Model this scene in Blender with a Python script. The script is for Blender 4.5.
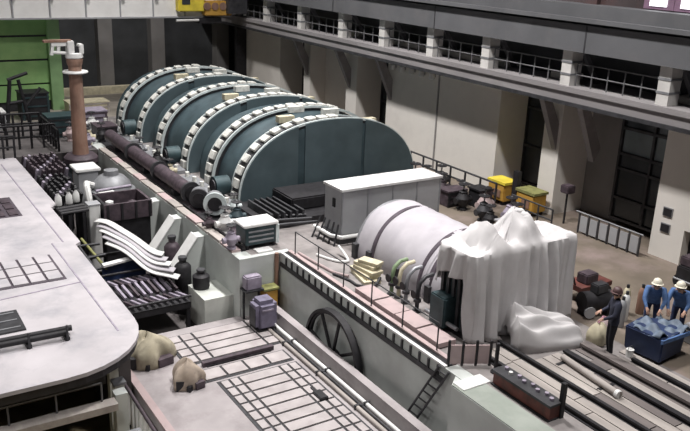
import bpy, bmesh, math, random
from mathutils import Vector, Matrix, Quaternion
random.seed(7)
for o in list(bpy.data.objects): bpy.data.objects.remove(o)
scn = bpy.context.scene
C = scn.collection
PI = math.pi

# ------------------------------------------------------------------ camera
cd = bpy.data.cameras.new('camera'); cam = bpy.data.objects.new('camera', cd); C.objects.link(cam)
cd.sensor_width = 36.0; cd.lens = 41.6; cd.clip_end = 300
X_ = Vector((0.84501206, 0.13954031, -0.51622004))
Y_ = Vector((-0.53335249, 0.28960541, -0.79477282))
Z_ = Vector((0.03859728, 0.94691985, 0.31914424))
cam.matrix_world = Matrix((( *X_, 0), (*Y_, 0), (*Z_, 9.5), (0, 0, 0, 1)))
scn.camera = cam

# ------------------------------------------------------------------ light
w = bpy.data.worlds.new('hall_ambient'); scn.world = w; w.use_nodes = True
bg = w.node_tree.nodes['Background']; bg.inputs[0].default_value = (0.80, 0.87, 1.0, 1); bg.inputs[1].default_value = 0.03
def area(name, loc, sx, sy, power, col=(1, .97, .95), target=None, spread=180):
    l = bpy.data.lights.new(name, 'AREA'); l.shape = 'RECTANGLE'; l.size = sx; l.size_y = sy; l.energy = power; l.color = col; l.spread = math.radians(spread)
    o = bpy.data.objects.new(name, l); C.objects.link(o); o.location = loc
    if target is not None:
        o.rotation_euler = (Vector(target) - Vector(loc)).to_track_quat('-Z', 'Y').to_euler()
    return o
for i, y in enumerate((8, 18, 28, 38, 47)):
    area('roof_lamp', (13.8, y, 19), 1.2, 2.0, (1500, 2800, 2700, 1800, 450)[i], spread=130)
for i, y in enumerate((5, 14, 24, 34, 45)):
    area('roof_lamp_aisle', (-2.5, y, 19), 2.0, 3.0, (760, 820, 820, 600, 480)[i], spread=108)
vs = scn.view_settings
vs.view_transform = 'Standard'; vs.look = 'None'; vs.gamma = 1; vs.use_curve_mapping = False; vs.exposure = -0.5

# ------------------------------------------------------------------ materials
M = {}
def mat(name, col, rough=.6, metal=0.0, var=.25, scale=3.0, bump=.15, dirt=None, dscale=1.2, damt=.5, emit=0.0, stretch=None):
    m = bpy.data.materials.new(name); m.use_nodes = True
    nt = m.node_tree; N = nt.nodes; L = nt.links; b = N['Principled BSDF']
    tc = N.new('ShaderNodeTexCoord'); src = tc.outputs['Object']
    geo = N.new('ShaderNodeNewGeometry'); src = geo.outputs['Position']
    if stretch:
        mp = N.new('ShaderNodeMapping'); mp.inputs['Scale'].default_value = stretch; L.new(src, mp.inputs[0]); src = mp.outputs[0]
    nz = N.new('ShaderNodeTexNoise'); nz.inputs['Scale'].default_value = scale; nz.inputs['Detail'].default_value = 6; L.new(src, nz.inputs['Vector'])
    rp = N.new('ShaderNodeValToRGB'); L.new(nz.outputs['Fac'], rp.inputs[0])
    lo = [max(0, c * (1 - var)) for c in col]; hi = [min(1, c * (1 + var)) for c in col]
    rp.color_ramp.elements[0].position = .3; rp.color_ramp.elements[1].position = .7
    rp.color_ramp.elements[0].color = (*lo, 1); rp.color_ramp.elements[1].color = (*hi, 1)
    out = rp.outputs[0]
    if dirt:
        n2 = N.new('ShaderNodeTexNoise'); n2.inputs['Scale'].default_value = dscale; n2.inputs['Detail'].default_value = 8; n2.inputs['Roughness'].default_value = .65
        L.new(src, n2.inputs['Vector'])
        r2 = N.new('ShaderNodeValToRGB'); r2.color_ramp.elements[0].position = .48; r2.color_ramp.elements[1].position = .68
        r2.color_ramp.elements[1].color = (damt, damt, damt, 1); L.new(n2.outputs['Fac'], r2.inputs[0])
        mx = N.new('ShaderNodeMix'); mx.data_type = 'RGBA'; L.new(r2.outputs[0], mx.inputs[0]); L.new(out, mx.inputs[6]); mx.inputs[7].default_value = (*dirt, 1)
        out = mx.outputs[2]
    L.new(out, b.inputs['Base Color'])
    b.inputs['Roughness'].default_value = rough; b.inputs['Metallic'].default_value = metal
    if bump:
        bp = N.new('ShaderNodeBump'); bp.inputs['Strength'].default_value = bump; bp.inputs['Distance'].default_value = .02
        L.new(nz.outputs['Fac'], bp.inputs['Height']); L.new(bp.outputs[0], b.inputs['Normal'])
    if emit:
        b.inputs['Emission Color'].default_value = (*col, 1); b.inputs['Emission Strength'].default_value = emit
    M[name] = m
    return m
mat('platform', (.47, .445, .465), .75, var=.12, scale=.8, dirt=(.27, .27, .30), dscale=.55, damt=.7)
mat('deck', (.35, .32, .325), .75, var=.14, scale=1.2, dirt=(.22, .19, .195), dscale=1.3, damt=.5)
mat('deck_panel', (.42, .385, .385), .75, var=.12, scale=2, dirt=(.27, .225, .23), dscale=2.2, damt=.4)
mat('podium', (.52, .55, .53), .8, var=.14, scale=.9, dirt=(.42, .43, .42), dscale=.6, damt=.7)
mat('podium_light', (.60, .62, .58), .8, var=.12, scale=1.5, dirt=(.40, .42, .38), dscale=1)
mat('hall_floor', (.17, .14, .11), .6, var=.25, scale=.7, dirt=(.30, .235, .22), dscale=.45, damt=.8)
mat('far_floor', (.26, .235, .20), .7, var=.25, scale=.9, dirt=(.2, .18, .16), dscale=1)
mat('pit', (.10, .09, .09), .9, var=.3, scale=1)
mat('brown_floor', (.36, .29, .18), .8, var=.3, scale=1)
mat('wall_plaster', (.70, .67, .625), .85, var=.06, scale=.6, dirt=(.55, .52, .49), dscale=.6, damt=.5)
mat('wall_grey', (.24, .23, .225), .85, var=.15, scale=.7)
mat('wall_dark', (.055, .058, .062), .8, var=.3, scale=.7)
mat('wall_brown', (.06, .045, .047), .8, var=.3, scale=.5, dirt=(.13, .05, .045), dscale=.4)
mat('ledge_grey', (.24, .225, .23), .75, var=.12, scale=.6, dirt=(.40, .38, .38), dscale=1.2, stretch=(1, .2, 1))
mat('beam_grey_shaded', (.105, .107, .115), .7, var=.14, scale=.6, dirt=(.14, .135, .14), dscale=.8)  # colour darkened to hold the shade of light grazing the beam faces
mat('post_white', (.58, .565, .545), .7, var=.1, scale=2)
mat('green_panel', (.22, .40, .15), .6, var=.18, scale=.5, dirt=(.36, .55, .22), dscale=.35, damt=.8)
mat('green_post', (.24, .40, .19), .6, var=.2, scale=.8)
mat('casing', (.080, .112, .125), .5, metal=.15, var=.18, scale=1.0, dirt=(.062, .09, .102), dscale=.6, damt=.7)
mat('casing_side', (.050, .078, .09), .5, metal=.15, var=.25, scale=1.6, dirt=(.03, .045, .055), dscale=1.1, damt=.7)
mat('rim', (.58, .64, .64), .45, metal=.1, var=.15, scale=4)
mat('bolt_white', (.66, .66, .62), .5, var=.2, scale=6, dirt=(.3, .28, .25), dscale=4)
mat('steel_dark', (.045, .045, .05), .55, metal=.3, var=.35, scale=4)
mat('steel_black', (.018, .017, .02), .6, metal=.2, var=.4, scale=5)
mat('steel_grey', (.25, .255, .27), .5, metal=.3, var=.2, scale=3)
mat('plum_steel', (.06, .044, .055), .6, metal=.1, var=.4, scale=5, dirt=(.13, .095, .11), dscale=4)
mat('lilac', (.30, .265, .33), .6, var=.25, scale=4)
mat('purple_grey', (.17, .155, .22), .6, var=.25, scale=4)
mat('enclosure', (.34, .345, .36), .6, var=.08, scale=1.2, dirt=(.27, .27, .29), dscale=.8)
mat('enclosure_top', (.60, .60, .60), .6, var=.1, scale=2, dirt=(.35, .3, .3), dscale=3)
mat('canvas_white', (.43, .41, .44), .85, var=.08, scale=1.5, dirt=(.33, .315, .35), dscale=1)
mat('tarp', (.56, .545, .55), .8, var=.07, scale=2, dirt=(.54, .52, .52), dscale=1.5)
mat('strap', (.07, .055, .07), .7, var=.3, scale=4)
mat('teal_dark', (.03, .055, .062), .5, metal=.2, var=.3, scale=3)
mat('pink_slab', (.42, .33, .33), .8, var=.15, scale=3, dirt=(.36, .26, .26), dscale=3)
mat('white_paint', (.68, .68, .67), .6, var=.08, scale=3)
mat('cream', (.55, .50, .36), .7, var=.2, scale=4)
mat('yellow', (.50, .28, .05), .6, var=.25, scale=3, dirt=(.3, .18, .05), dscale=3)
mat('yellow_crane', (.72, .58, .06), .55, var=.2, scale=2)
mat('olive', (.22, .22, .08), .7, var=.3, scale=4)
mat('rust', (.22, .125, .09), .75, var=.35, scale=2.5, dirt=(.38, .27, .21), dscale=1.6, stretch=(1, 1, .35))
mat('rust_red', (.115, .032, .025), .65, var=.4, scale=4, dirt=(.05, .03, .03), dscale=3)
mat('plank', (.38, .345, .32), .8, var=.2, scale=3, dirt=(.15, .13, .125), dscale=2, stretch=(1, .15, 1))
mat('plank_dark', (.15, .13, .125), .8, var=.25, scale=3, stretch=(1, .15, 1))
mat('burlap', (.40, .36, .27), .95, var=.3, scale=6, bump=.4, dirt=(.16, .14, .09), dscale=3)
mat('burlap_brown', (.40, .33, .27), .95, var=.3, scale=6, bump=.4, dirt=(.17, .13, .09), dscale=3)
mat('blue_tarp', (.018, .034, .095), .6, var=.3, scale=3, dirt=(.012, .02, .06), dscale=2)
mat('blue_pale', (.13, .17, .23), .6, var=.25, scale=4)
mat('jacket_dark', (.025, .028, .05), .85, var=.3, scale=8)
mat('trouser_dark', (.014, .014, .02), .9, var=.3, scale=8)
mat('jacket_blue', (.09, .17, .36), .85, var=.25, scale=8)
mat('trouser_blue', (.035, .05, .12), .9, var=.3, scale=8)
mat('skin', (.50, .31, .23), .6, var=.1, scale=10, bump=.05)
mat('hair', (.03, .022, .018), .7, var=.3, scale=20)
mat('hat_white', (.78, .74, .62), .4, var=.05, scale=8)
mat('hat_dark', (.09, .05, .05), .5, var=.2, scale=8)
mat('glass_dark', (.04, .045, .05), .25, var=.3, scale=.8, bump=0)
mat('glass_pale', (.17, .20, .21), .25, var=.2, scale=1, bump=0)
mat('daylight', (.95, .97, 1), .5, var=0, bump=0, emit=3.0)
mat('mullion', (.20, .12, .18), .6, var=.2)
mat('green_hose', (.20, .28, .16), .6, var=.3, scale=4)
mat('girder_white', (.86, .85, .83), .6, var=.05, scale=1, dirt=(.7, .68, .66), dscale=.8)
mat('podium_top', (.24, .22, .215), .8, var=.25, scale=1.4, dirt=(.12, .11, .11), dscale=1.2, damt=.7)
mat('rail_grey', (.13, .13, .135), .6, metal=.1, var=.2, scale=3)
mat('podium_green', (.27, .30, .265), .8, var=.12, scale=1.2, dirt=(.36, .38, .35), dscale=1)
mat('pink_rag', (.55, .28, .36), .9, var=.3, scale=5)

# ------------------------------------------------------------------ geometry helpers
ORG = {}
class MB:
    def __init__(s): s.v = []; s.f = []
    def add(s, vs, fs):
        k = len(s.v); s.v += [tuple(v) for v in vs]; s.f += [tuple(i + k for i in f) for f in fs]; return s
    def bx(s, x0, x1, y0, y1, z0, z1):
        return s.add([(x0,y0,z0),(x1,y0,z0),(x1,y1,z0),(x0,y1,z0),(x0,y0,z1),(x1,y0,z1),(x1,y1,z1),(x0,y1,z1)],
                     [(3,2,1,0),(4,5,6,7),(0,1,5,4),(1,2,6,5),(2,3,7,6),(3,0,4,7)])
    def cyl(s, p0, p1, r0, r1=None, n=14):
        r1 = r0 if r1 is None else r1; p0 = Vector(p0); p1 = Vector(p1)
        q = (p1 - p0).to_track_quat('Z', 'Y'); vs = []
        for p, r in ((p0, r0), (p1, r1)):
            for k in range(n):
                a = 2*PI*k/n; vs.append(p + q @ Vector((r*math.cos(a), r*math.sin(a), 0)))
        fs = [(k, (k+1) % n, n+(k+1) % n, n+k) for k in range(n)] + [tuple(range(n))[::-1], tuple(range(n, 2*n))]
        return s.add(vs, fs)
    def tube(s, pts, r, n=8):
        pts = [Vector(p) for p in pts]; vs = []; m = len(pts); q = None
        for i, p in enumerate(pts):
            d = (pts[min(i+1, m-1)] - pts[max(i-1, 0)]).normalized()
            q = d.to_track_quat('Z', 'Y') if q is None else (q @ Vector((0,0,1))).rotation_difference(d) @ q
            rr = r[i] if isinstance(r, (list, tuple)) else r
            for k in range(n):
                a = 2*PI*k/n; vs.append(p + q @ Vector((rr*math.cos(a), rr*math.sin(a), 0)))
        fs = [(i*n+k, i*n+(k+1) % n, (i+1)*n+(k+1) % n, (i+1)*n+k) for i in range(m-1) for k in range(n)]
        fs += [tuple(range(n))[::-1], tuple(range((m-1)*n, m*n))]
        return s.add(vs, fs)
    def lathe(s, prof, c=(0,0,0), n=20):
        vs = []; fs = []; m = len(prof)
        for r, z in prof:
            for k in range(n):
                a = 2*PI*k/n; vs.append((c[0]+r*math.cos(a), c[1]+r*math.sin(a), c[2]+z))
        for i in range(m-1):
            for k in range(n): fs.append((i*n+k, i*n+(k+1) % n, (i+1)*n+(k+1) % n, (i+1)*n+k))
        fs += [tuple(range(n))[::-1], tuple(range((m-1)*n, m*n))]
        return s.add(vs, fs)
    def prism(s, poly, fn0, fn1):       # poly 2D, fn maps (u,v) to 3D for both caps
        n = len(poly)
        vs = [fn0(*p) for p in poly] + [fn1(*p) for p in poly]
        return s.add(vs, [tuple(range(n))[::-1], tuple(range(n, 2*n))] + [(k, (k+1) % n, n+(k+1) % n, n+k) for k in range(n)])
    def grid(s, fn, nu, nv, closed=False):
        vs = [fn(i/(nu-1) if not closed else i/nu, j/(nv-1)) for j in range(nv) for i in range(nu)]
        fs = []
        for j in range(nv-1):
            for i in range(nu if closed else nu-1):
                a = j*nu+i; b = j*nu+(i+1) % nu; fs.append((a, b, b+nu, a+nu))
        return s.add(vs, fs)
    def build(s, name, m, parent=None, smooth=False, bevel=0, solid=0):
        if parent is not None: org = Vector(ORG[parent.name])
        else:
            xs = [v[0] for v in s.v]; ys = [v[1] for v in s.v]; zs = [v[2] for v in s.v]
            org = Vector(((min(xs)+max(xs))/2, (min(ys)+max(ys))/2, min(zs)))
        me = bpy.data.meshes.new(name); me.from_pydata([tuple(Vector(v) - org) for v in s.v], [], s.f)
        bm = bmesh.new(); bm.from_mesh(me); bmesh.ops.recalc_face_normals(bm, faces=bm.faces)
        if bevel:
            bmesh.ops.bevel(bm, geom=bm.edges[:], offset=bevel, segments=2, affect='EDGES', clamp_overlap=True)
        bm.to_mesh(me); bm.free()
        if smooth:
            for p in me.polygons: p.use_smooth = True
            try: me.set_sharp_from_angle(angle=math.radians(40))
            except Exception: pass
        me.materials.append(M[m] if isinstance(m, str) else m)
        o = bpy.data.objects.new(name, me); C.objects.link(o)
        if parent is not None: o.parent = parent
        else: o.location = org
        ORG[o.name] = tuple(org)
        if solid:
            md = o.modifiers.new('thickness', 'SOLIDIFY'); md.thickness = solid
        return o
def tag(o, label, cat, group=None):
    o['label'] = label; o['category'] = cat
    if group: o['group'] = group
    return o
def struct(o, label=None):
    o['kind'] = 'structure'
    if label: o['label'] = label
    return o
def thing(name, label, cat, loc=(0,0,0), group=None):
    o = bpy.data.objects.new(name, None); C.objects.link(o); o.location = loc; o.empty_display_size = .2
    ORG[o.name] = tuple(loc); return tag(o, label, cat, group)
def bxs(name, m, b, parent=None, bevel=0):
    return MB().bx(*b).build(name, m, parent, bevel=bevel)
UN = {}
def unit(kind, m):
    if (kind, m) not in UN:
        b = MB()
        if kind == 'box': b.bx(-.5, .5, -.5, .5, -.5, .5)
        else: b.cyl((0,0,-.5), (0,0,.5), 1, n=10)
        me = bpy.data.meshes.new(kind); me.from_pydata(b.v, [], b.f)
        bm = bmesh.new(); bm.from_mesh(me); bmesh.ops.recalc_face_normals(bm, faces=bm.faces)
        if kind == 'box':
            pass
        bm.to_mesh(me); bm.free()
        if kind == 'rod':
            for p in me.polygons: p.use_smooth = True
            me.set_sharp_from_angle(angle=math.radians(40))
        me.materials.append(M[m]); UN[(kind, m)] = me
    return UN[(kind, m)]
def piece(name, m, c, s, parent, rz=0, rx=0, ry=0):         # shared-mesh block, world centre and size
    o = bpy.data.objects.new(name, unit('box', m)); C.objects.link(o); o.parent = parent
    o.location = Vector(c) - Vector(ORG[parent.name]); o.scale = s; o.rotation_euler = (rx, ry, rz)
    ORG[o.name] = ORG[parent.name]
    return o
def rod(name, m, p0, p1, r, parent):                          # shared-mesh round bar between world points
    p0 = Vector(p0); p1 = Vector(p1); d = p1 - p0
    o = bpy.data.objects.new(name, unit('rod', m)); C.objects.link(o); o.parent = parent
    o.location = (p0 + p1)/2 - Vector(ORG[parent.name]); o.scale = (r, r, d.length)
    o.rotation_mode = 'QUATERNION'; o.rotation_quaternion = d.to_track_quat('Z', 'Y')
    return o
def railing(name, label, pts, h, m, group=None, step=1.2, rails=(1.0, .55), r=.025, parent=None):
    t = parent or thing(name, label, 'railing', pts[0], group)
    for a, b in zip(pts[:-1], pts[1:]):
        a = Vector(a); b = Vector(b); n = max(1, round((b-a).length/step))
        for k in range(n+1):
            p = a + (b-a)*k/n; rod('post', m, p, p + Vector((0,0,h)), r*1.1, t)
        for q in rails: rod('rail', m, a + Vector((0,0,h*q)), b + Vector((0,0,h*q)), r, t)
    return t

# ================================================================== THE SETTING
# --- turbine podium and hall floor
FZ = 0.0
m = MB().prism([(11.42,-4),(16.3,-4),(16.3,44),(10,44),(10,21.4),(11.42,21.4)], lambda u,v:(u,v,-2.6), lambda u,v:(u,v,0.0))
podium = struct(m.build('turbine_podium', 'podium'), 'pale grey concrete podium under the turbine')
struct(MB().prism([(11.8,-4),(16.3,-4),(16.3,44),(10.5,44),(10.5,21.6),(11.8,21.6)], lambda u,v:(u,v,0), lambda u,v:(u,v,.006)).build('podium_surface', 'podium_top'), 'worn grey top surface of the podium')
struct(bxs('podium_corner_surface', 'podium_green', (11.06, 11.8, -4, 12.2, -.02, .006)), 'greenish top surface of the podium corner')
struct(bxs('floor', 'hall_floor', (16.3, 24.5, -4, 44, -.4, 0)), 'brown concrete floor beside the wall')
struct(bxs('far_floor', 'far_floor', (-6, 24.5, 44, 53, -.4, 0)), 'far end floor of the hall')
struct(bxs('far_aisle_floor', 'pit', (-6, 10, 37, 44, -.4, 0)), 'floor behind the left platform')
# pilaster standing out of the podium wall near the ladder
m = MB().prism([(11.05,-4),(11.42,-4),(11.42,12.5),(11.05,12.2)], lambda u,v:(u,v,-2.6), lambda u,v:(u,v,-.02))
struct(m.build('trim_1', 'podium'), 'projecting part of the podium wall')
# foundation buttresses
bt = struct(MB().bx(9.0, 10, 21.9, 23.3, -2.6, -1.4).build('foundation_block', 'podium_light'), 'low pale concrete block against the podium')
for y in (24.2, 26.3, 28.6):
    m = MB().prism([(10,-.12),(9.72,-.12),(8.95,-1.15),(8.95,-2.6),(10,-2.6)], lambda u,v,y=y:(u,y,v), lambda u,v,y=y:(u,y+.5,v))
    o = struct(m.build('buttress', 'podium'), 'sloped concrete buttress of the podium')
    c = MB().prism([(9.74,-.10),(9.70,-.10),(8.90,-1.17),(8.95,-1.2)], lambda u,v,y=y:(u,y-.05,v), lambda u,v,y=y:(u,y+.55,v)).build('cap', 'white_paint', o)
# --- left platform with rounded corner
cx, cy, r = 3.5, 18.95, 2.3
poly = [(-6,37),(-6,16.65),(3.5,16.65)] + [(cx + r*math.sin(a), cy - r*math.cos(a)) for a in [PI/2*k/8 for k in range(1, 9)]] + [(5.85,25.0),(6.05,25.2),(6.05,29.2),(6.3,29.4),(6.3,37)]
plat = struct(MB().prism(poly, lambda u,v:(u,v,-.10), lambda u,v:(u,v,0)).build('platform_floor', 'platform'), 'pale concrete platform floor with rounded corner')
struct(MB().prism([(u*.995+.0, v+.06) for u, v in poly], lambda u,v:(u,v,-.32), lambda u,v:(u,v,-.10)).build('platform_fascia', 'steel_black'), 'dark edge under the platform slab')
# expansion joint strips and edge line on the platform
for (a, b) in (((5.2,18.4),(5.2,25.4)), ((-3,21.0),(5.2,21.9)), ((5.55,25.4),(5.55,36))):
    A = Vector((*a, .006)); B = Vector((*b, .006)); d = (B-A); 
    piece('joint_strip', 'lilac', (A+B)/2, (d.length, .045, .012), plat, rz=math.atan2(d.y, d.x))
struct(bxs('platform_edge_beam', 'steel_dark', (-6, 4.6, 17.6, 17.9, -.95, -.32)), 'dark beam below the platform edge')
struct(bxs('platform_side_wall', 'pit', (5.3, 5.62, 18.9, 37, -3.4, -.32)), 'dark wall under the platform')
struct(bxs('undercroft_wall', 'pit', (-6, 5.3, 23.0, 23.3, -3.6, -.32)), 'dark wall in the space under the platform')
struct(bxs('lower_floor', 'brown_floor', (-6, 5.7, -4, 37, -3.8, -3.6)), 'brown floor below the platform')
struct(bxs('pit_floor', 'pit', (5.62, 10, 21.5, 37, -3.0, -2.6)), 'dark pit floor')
# --- lower deck
deck = struct(MB().bx(5.7, 11.05, -4, 21.5, -2.35, -2.0).build('lower_deck', 'deck'), 'pale lower deck with hatches')
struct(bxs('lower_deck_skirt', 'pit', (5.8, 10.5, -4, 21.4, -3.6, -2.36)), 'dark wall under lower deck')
struct(bxs('wheel_slot_floor', 'podium', (10.5, 11.42, -4, 21.5, -3.9, -3.6)), 'bottom of slot by podium')
bxs('edge_strip', 'pink_slab', (5.66, 5.86, -4, 21.4, -2.0, -1.93), deck)

# --- right wall
WX = 22.6
def wseg(y0, y1, z0=0, z1=5.4, m='wall_plaster', x1=24.6): return MB().bx(WX, x1, y0, y1, z0, z1)
wall = struct(MB().bx(24.6, 24.9, -4, 53, 0, 14).build('wall_right', 'wall_dark'), 'dark rear plane of the right wall')
for k, (y0, y1) in enumerate(((-4, 13.7), (14.55, 15.75), (20.25, 21.1), (23.6, 31.5), (34.2, 35.2), (39.0, 39.7), (42.6, 47.2))):
    o = wseg(y0, y1).build('wall_pier', 'wall_plaster', None); struct(o, 'plaster pier of the right wall')
    if y1 - y0 > 5:
        n = 2
        for j in range(1, n):
            yy = y0 + (y1-y0)*j/n; piece('seam', 'wall_grey', (WX-.02, yy, 2.4), (.06, .07, 4.8), o)
struct(wseg(13.7, 14.55, 1.2, 5.4).build('wall_over_door', 'wall_plaster'), 'plaster above the small doorway')
# doorway leaf
d1 = struct(bxs('door_1', 'steel_black', (22.95, 23.05, 13.72, 14.53, 0, 1.2)), 'small dark doorway in the wall'); bxs('handle', 'steel_grey', (22.9, 22.95, 13.85, 13.9, .5, .62), d1)
# tall dark glazed window between piers
def glazing(nm, y0, y1, rows, cols, x=23.6, pale=()):
    t = struct(MB().bx(x+.08, x+.12, y0, y1, .3, 5.3).build(nm, 'steel_black'), 'tall dark glazed opening between wall piers')
    zs = rows
    for i in range(len(zs)-1):
        for j in range(cols):
            a = y0 + (y1-y0)*j/cols; b = y0 + (y1-y0)*(j+1)/cols
            piece('pane', 'glass_pale' if (i in pale) else 'glass_dark', (x+.06, (a+b)/2, (zs[i]+zs[i+1])/2), (.04, b-a-.12, zs[i+1]-zs[i]-.12), t)
    for z in zs: piece('transom', 'steel_dark', (x, (y0+y1)/2, z), (.12, y1-y0, .10), t)
    for j in range(cols+1): piece('mullion', 'steel_dark', (x, y0+(y1-y0)*j/cols, (zs[0]+zs[-1])/2), (.12, .09, zs[-1]-zs[0]), t)
    return t
struct(bxs('wall_recess', 'wall_grey', (24.25, 24.6, 18.5, 20.25, 0, 5.2)), 'grey back of the wall recess')
glazing('window_1', 15.75, 18.5, (.3, 1.1, 2.2, 2.75, 3.7, 5.2), 2, x=23.9, pale=(3,))
glazing('window_2', 21.1, 23.6, (.3, 1.9, 3.5, 5.2), 2, x=24.2)
glazing('window_3', 31.5, 34.2, (.3, 1.9, 3.5, 5.2), 3, x=24.2)
glazing('window_4', 39.7, 42.6, (.3, 1.9, 3.5, 5.2), 2, x=24.2)
struct(bxs('wall_recess', 'wall_plaster', (23.6, 24.6, 35.2, 39.0, 0, 5.2)), 'plaster back of the far wall recess')
# --- gallery over the wall
ledge = struct(MB().bx(21.5, 24.6, -4, 53, 4.62, 5.2).build('gallery_ledge', 'ledge_grey'), 'long grey concrete ledge of the gallery')
bxs('lip', 'ledge_grey', (21.42, 21.5, -4, 53, 5.02, 5.2), ledge)
bxs('drip_edge', 'steel_dark', (21.44, 21.5, -4, 53, 4.55, 4.68), ledge)
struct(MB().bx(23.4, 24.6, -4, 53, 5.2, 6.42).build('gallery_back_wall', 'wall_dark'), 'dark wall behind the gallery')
ub = struct(MB().bx(21.4, 24.6, -4, 53, 6.42, 7.32).build('gallery_beam', 'beam_grey_shaded'), 'deep grey beam above the gallery')
bxs('flange', 'beam_grey_shaded', (21.2, 21.4, -4, 53, 7.42, 7.56), ub); bxs('gap', 'steel_black', (21.5, 24.6, -4, 53, 7.32, 7.44), ub)
for y in (10.5, 18.6, 26.7, 34.8, 43): bxs('joint', 'steel_dark', (21.385, 21.4, y, y+.05, 6.42, 7.32), ub)
struct(MB().bx(21.9, 24.6, -4, 53, 7.44, 7.95).build('runway_beam', 'beam_grey_shaded'), 'dark grey beam under the upper wall')
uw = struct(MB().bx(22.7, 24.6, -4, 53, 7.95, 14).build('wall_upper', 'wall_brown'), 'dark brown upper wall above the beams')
for y in (19.3, 26.4, 33.5): bxs('pilaster', 'wall_brown', (22.5, 22.7, y, y+.6, 7.95, 14), uw)
for k, (a, b) in enumerate(((16.57, 17.2), (15.42, 16.05), (14.27, 14.9))):
    wn = struct(bxs('window_%d' % (k+5), 'mullion', (22.6, 22.7, a-.25, b+.25, 7.98, 10.5)), 'bright daylight window high on the wall')
    for z in (8.08, 9.28): bxs('pane', 'daylight', (22.56, 22.6, a, b, z, z+1.1), wn)
# posts, braces, railings of the gallery
KB = {2: 18.7, 3: 20.5, 6: 31.2, 7: 34.9, 8: 39.3}
PY = [11.6, 15.5, 19.5, 23.7, 27.2, 30.8, 34.4, 38.6, 42.7, 46.5]
for i, y in enumerate(PY):
    p = struct(MB().bx(21.62, 22.15, y-.22, y+.22, 5.2, 6.42).build('gallery_post', 'post_white'), 'white gallery post')
    for z in (5.56, 5.98): bxs('band', 'steel_grey', (21.60, 22.17, y-.24, y+.24, z, z+.07), p)
    if i < 9:
        m = MB().prism([(22.05, 6.4), (22.25, 6.4), (23.15, 5.2), (22.95, 5.2)], lambda u,v,y=y:(u, y-.3, v), lambda u,v,y=y:(u, y-.14, v))
        m.build('brace', 'beam_grey_shaded', p)
    # knee bracket below the ledge
    if i in (2, 3, 6, 7, 8):
        m = MB().prism([(21.6, 4.62), (22.0, 4.62), (22.9, 3.0), (22.62, 2.5), (22.5, 2.75)], lambda u,v,y=KB[i]:(u, y-.12, v), lambda u,v,y=KB[i]:(u, y+.12, v))
        struct(m.build('ledge_bracket', 'ledge_grey'), 'slanted bracket under the gallery ledge')
ordw = ['nearest the right edge', 'first', 'second', 'third', 'fourth', 'fifth', 'sixth', 'seventh', 'eighth']
bayl = ['outside right edge', 'bay nearest the right edge of the picture', 'second bay from the right edge', 'third bay from the right edge', 'fourth bay from the right edge', 'fifth bay from the right edge', 'sixth bay from the right edge', 'seventh bay, near the crane', 'eighth bay, farthest and next to the crane']
for i in range(1, len(PY)-1):
    railing('gallery_railing', 'thin grey gallery railing, ' + bayl[i], [(21.85, PY[i]+.3, 5.2), (21.85, PY[i+1]-.3, 5.2)], .78, 'rail_grey', 'railings between gallery posts', step=.75, rails=(1, .5), r=.022)
# --- far end
struct(MB().bx(-6, 24.6, 52.4, 53, 0, 14).build('wall_back', 'wall_dark'), 'dark end wall of the hall')
for x in (14.85, 18.3, 22.9):
    o = struct(MB().bx(x-.45, x+.45, 51.6, 52.4, 0, 12).build('wall_column', 'wall_grey'), 'concrete column of the end wall')
    bxs('base_plate', 'steel_grey', (x-.55, x+.55, 51.5, 52.4, 0, .25), o)
struct(bxs('end_wall_return', 'steel_black', (21.9, 24.6, 47.2, 47.5, 0, 4.6)), 'dark end of the right wall')
gw = struct(MB().bx(-6, 10.3, 47.3, 47.6, 0, 9).build('wall_green', 'steel_dark'), 'green panelled partition at the far end')
for i, (z0, z1) in enumerate(((.55, 1.45), (1.55, 2.78), (2.9, 4.1), (4.22, 5.7), (5.8, 8.9))):
    for j in range(5):
        x1 = 10.3 - j*3.1; bxs('panel', 'green_panel', (x1-3.05, x1, 47.2, 47.3, z0, z1), gw)
gp = struct(MB().bx(10.3, 10.95, 46.9, 47.6, 0, 9).build('green_pillar', 'green_post'), 'bright green pillar at partition end')
struct(bxs('end_plinth', 'cream', (10.95, 20, 50.9, 51.4, 0, .45)), 'low pale plinth along the end wall')

# ================================================================== TURBINE
AX, AA, BB, EX = 16.35, 4.15, 3.12, 2.3
def arch(t, k=1.0, dz=0.0):      # t 0..1 from the left foot to the right foot
    a = PI*(1-t); c = math.cos(a); s_ = math.sin(a)
    return (AX + AA*k*math.copysign(abs(c)**(2/EX), c), BB*k*abs(s_)**(2/EX) + dz)
def arch_slab(y0, y1, k, n=40):
    pts = [arch(i/n, k) for i in range(n+1)]
    return MB().prism(pts, lambda u,v:(u,y0,v), lambda u,v:(u,y1,v))
def arch_band(y0, y1, k0, k1, n=40):
    m = MB(); vs = []
    for i in range(n+1):
        for (k, y) in ((k0,y0),(k1,y0),(k1,y1),(k0,y1)):
            x, z = arch(i/n, k); vs.append((x,y,z))
    fs = [(i*4+j, i*4+(j+1) % 4, (i+1)*4+(j+1) % 4, (i+1)*4+j) for i in range(n) for j in range(4)]
    fs += [(0,1,2,3), tuple(n*4+j for j in (3,2,1,0))]
    return m.add(vs, fs)
BOLT = None
def bolt_mesh():
    global BOLT
    if BOLT is None:
        b = MB().bx(-.17, .17, -.20, .20, 0, .13); 
        me = bpy.data.meshes.new('bolt_block'); me.from_pydata(b.v, [], b.f)
        bm = bmesh.new(); bm.from_mesh(me); bmesh.ops.recalc_face_normals(bm, faces=bm.faces); bmesh.ops.bevel(bm, geom=bm.edges[:], offset=.025, segments=1, affect='EDGES'); bm.to_mesh(me); bm.free()
        me.materials.append(M['bolt_white']); BOLT = me
    return BOLT
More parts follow.
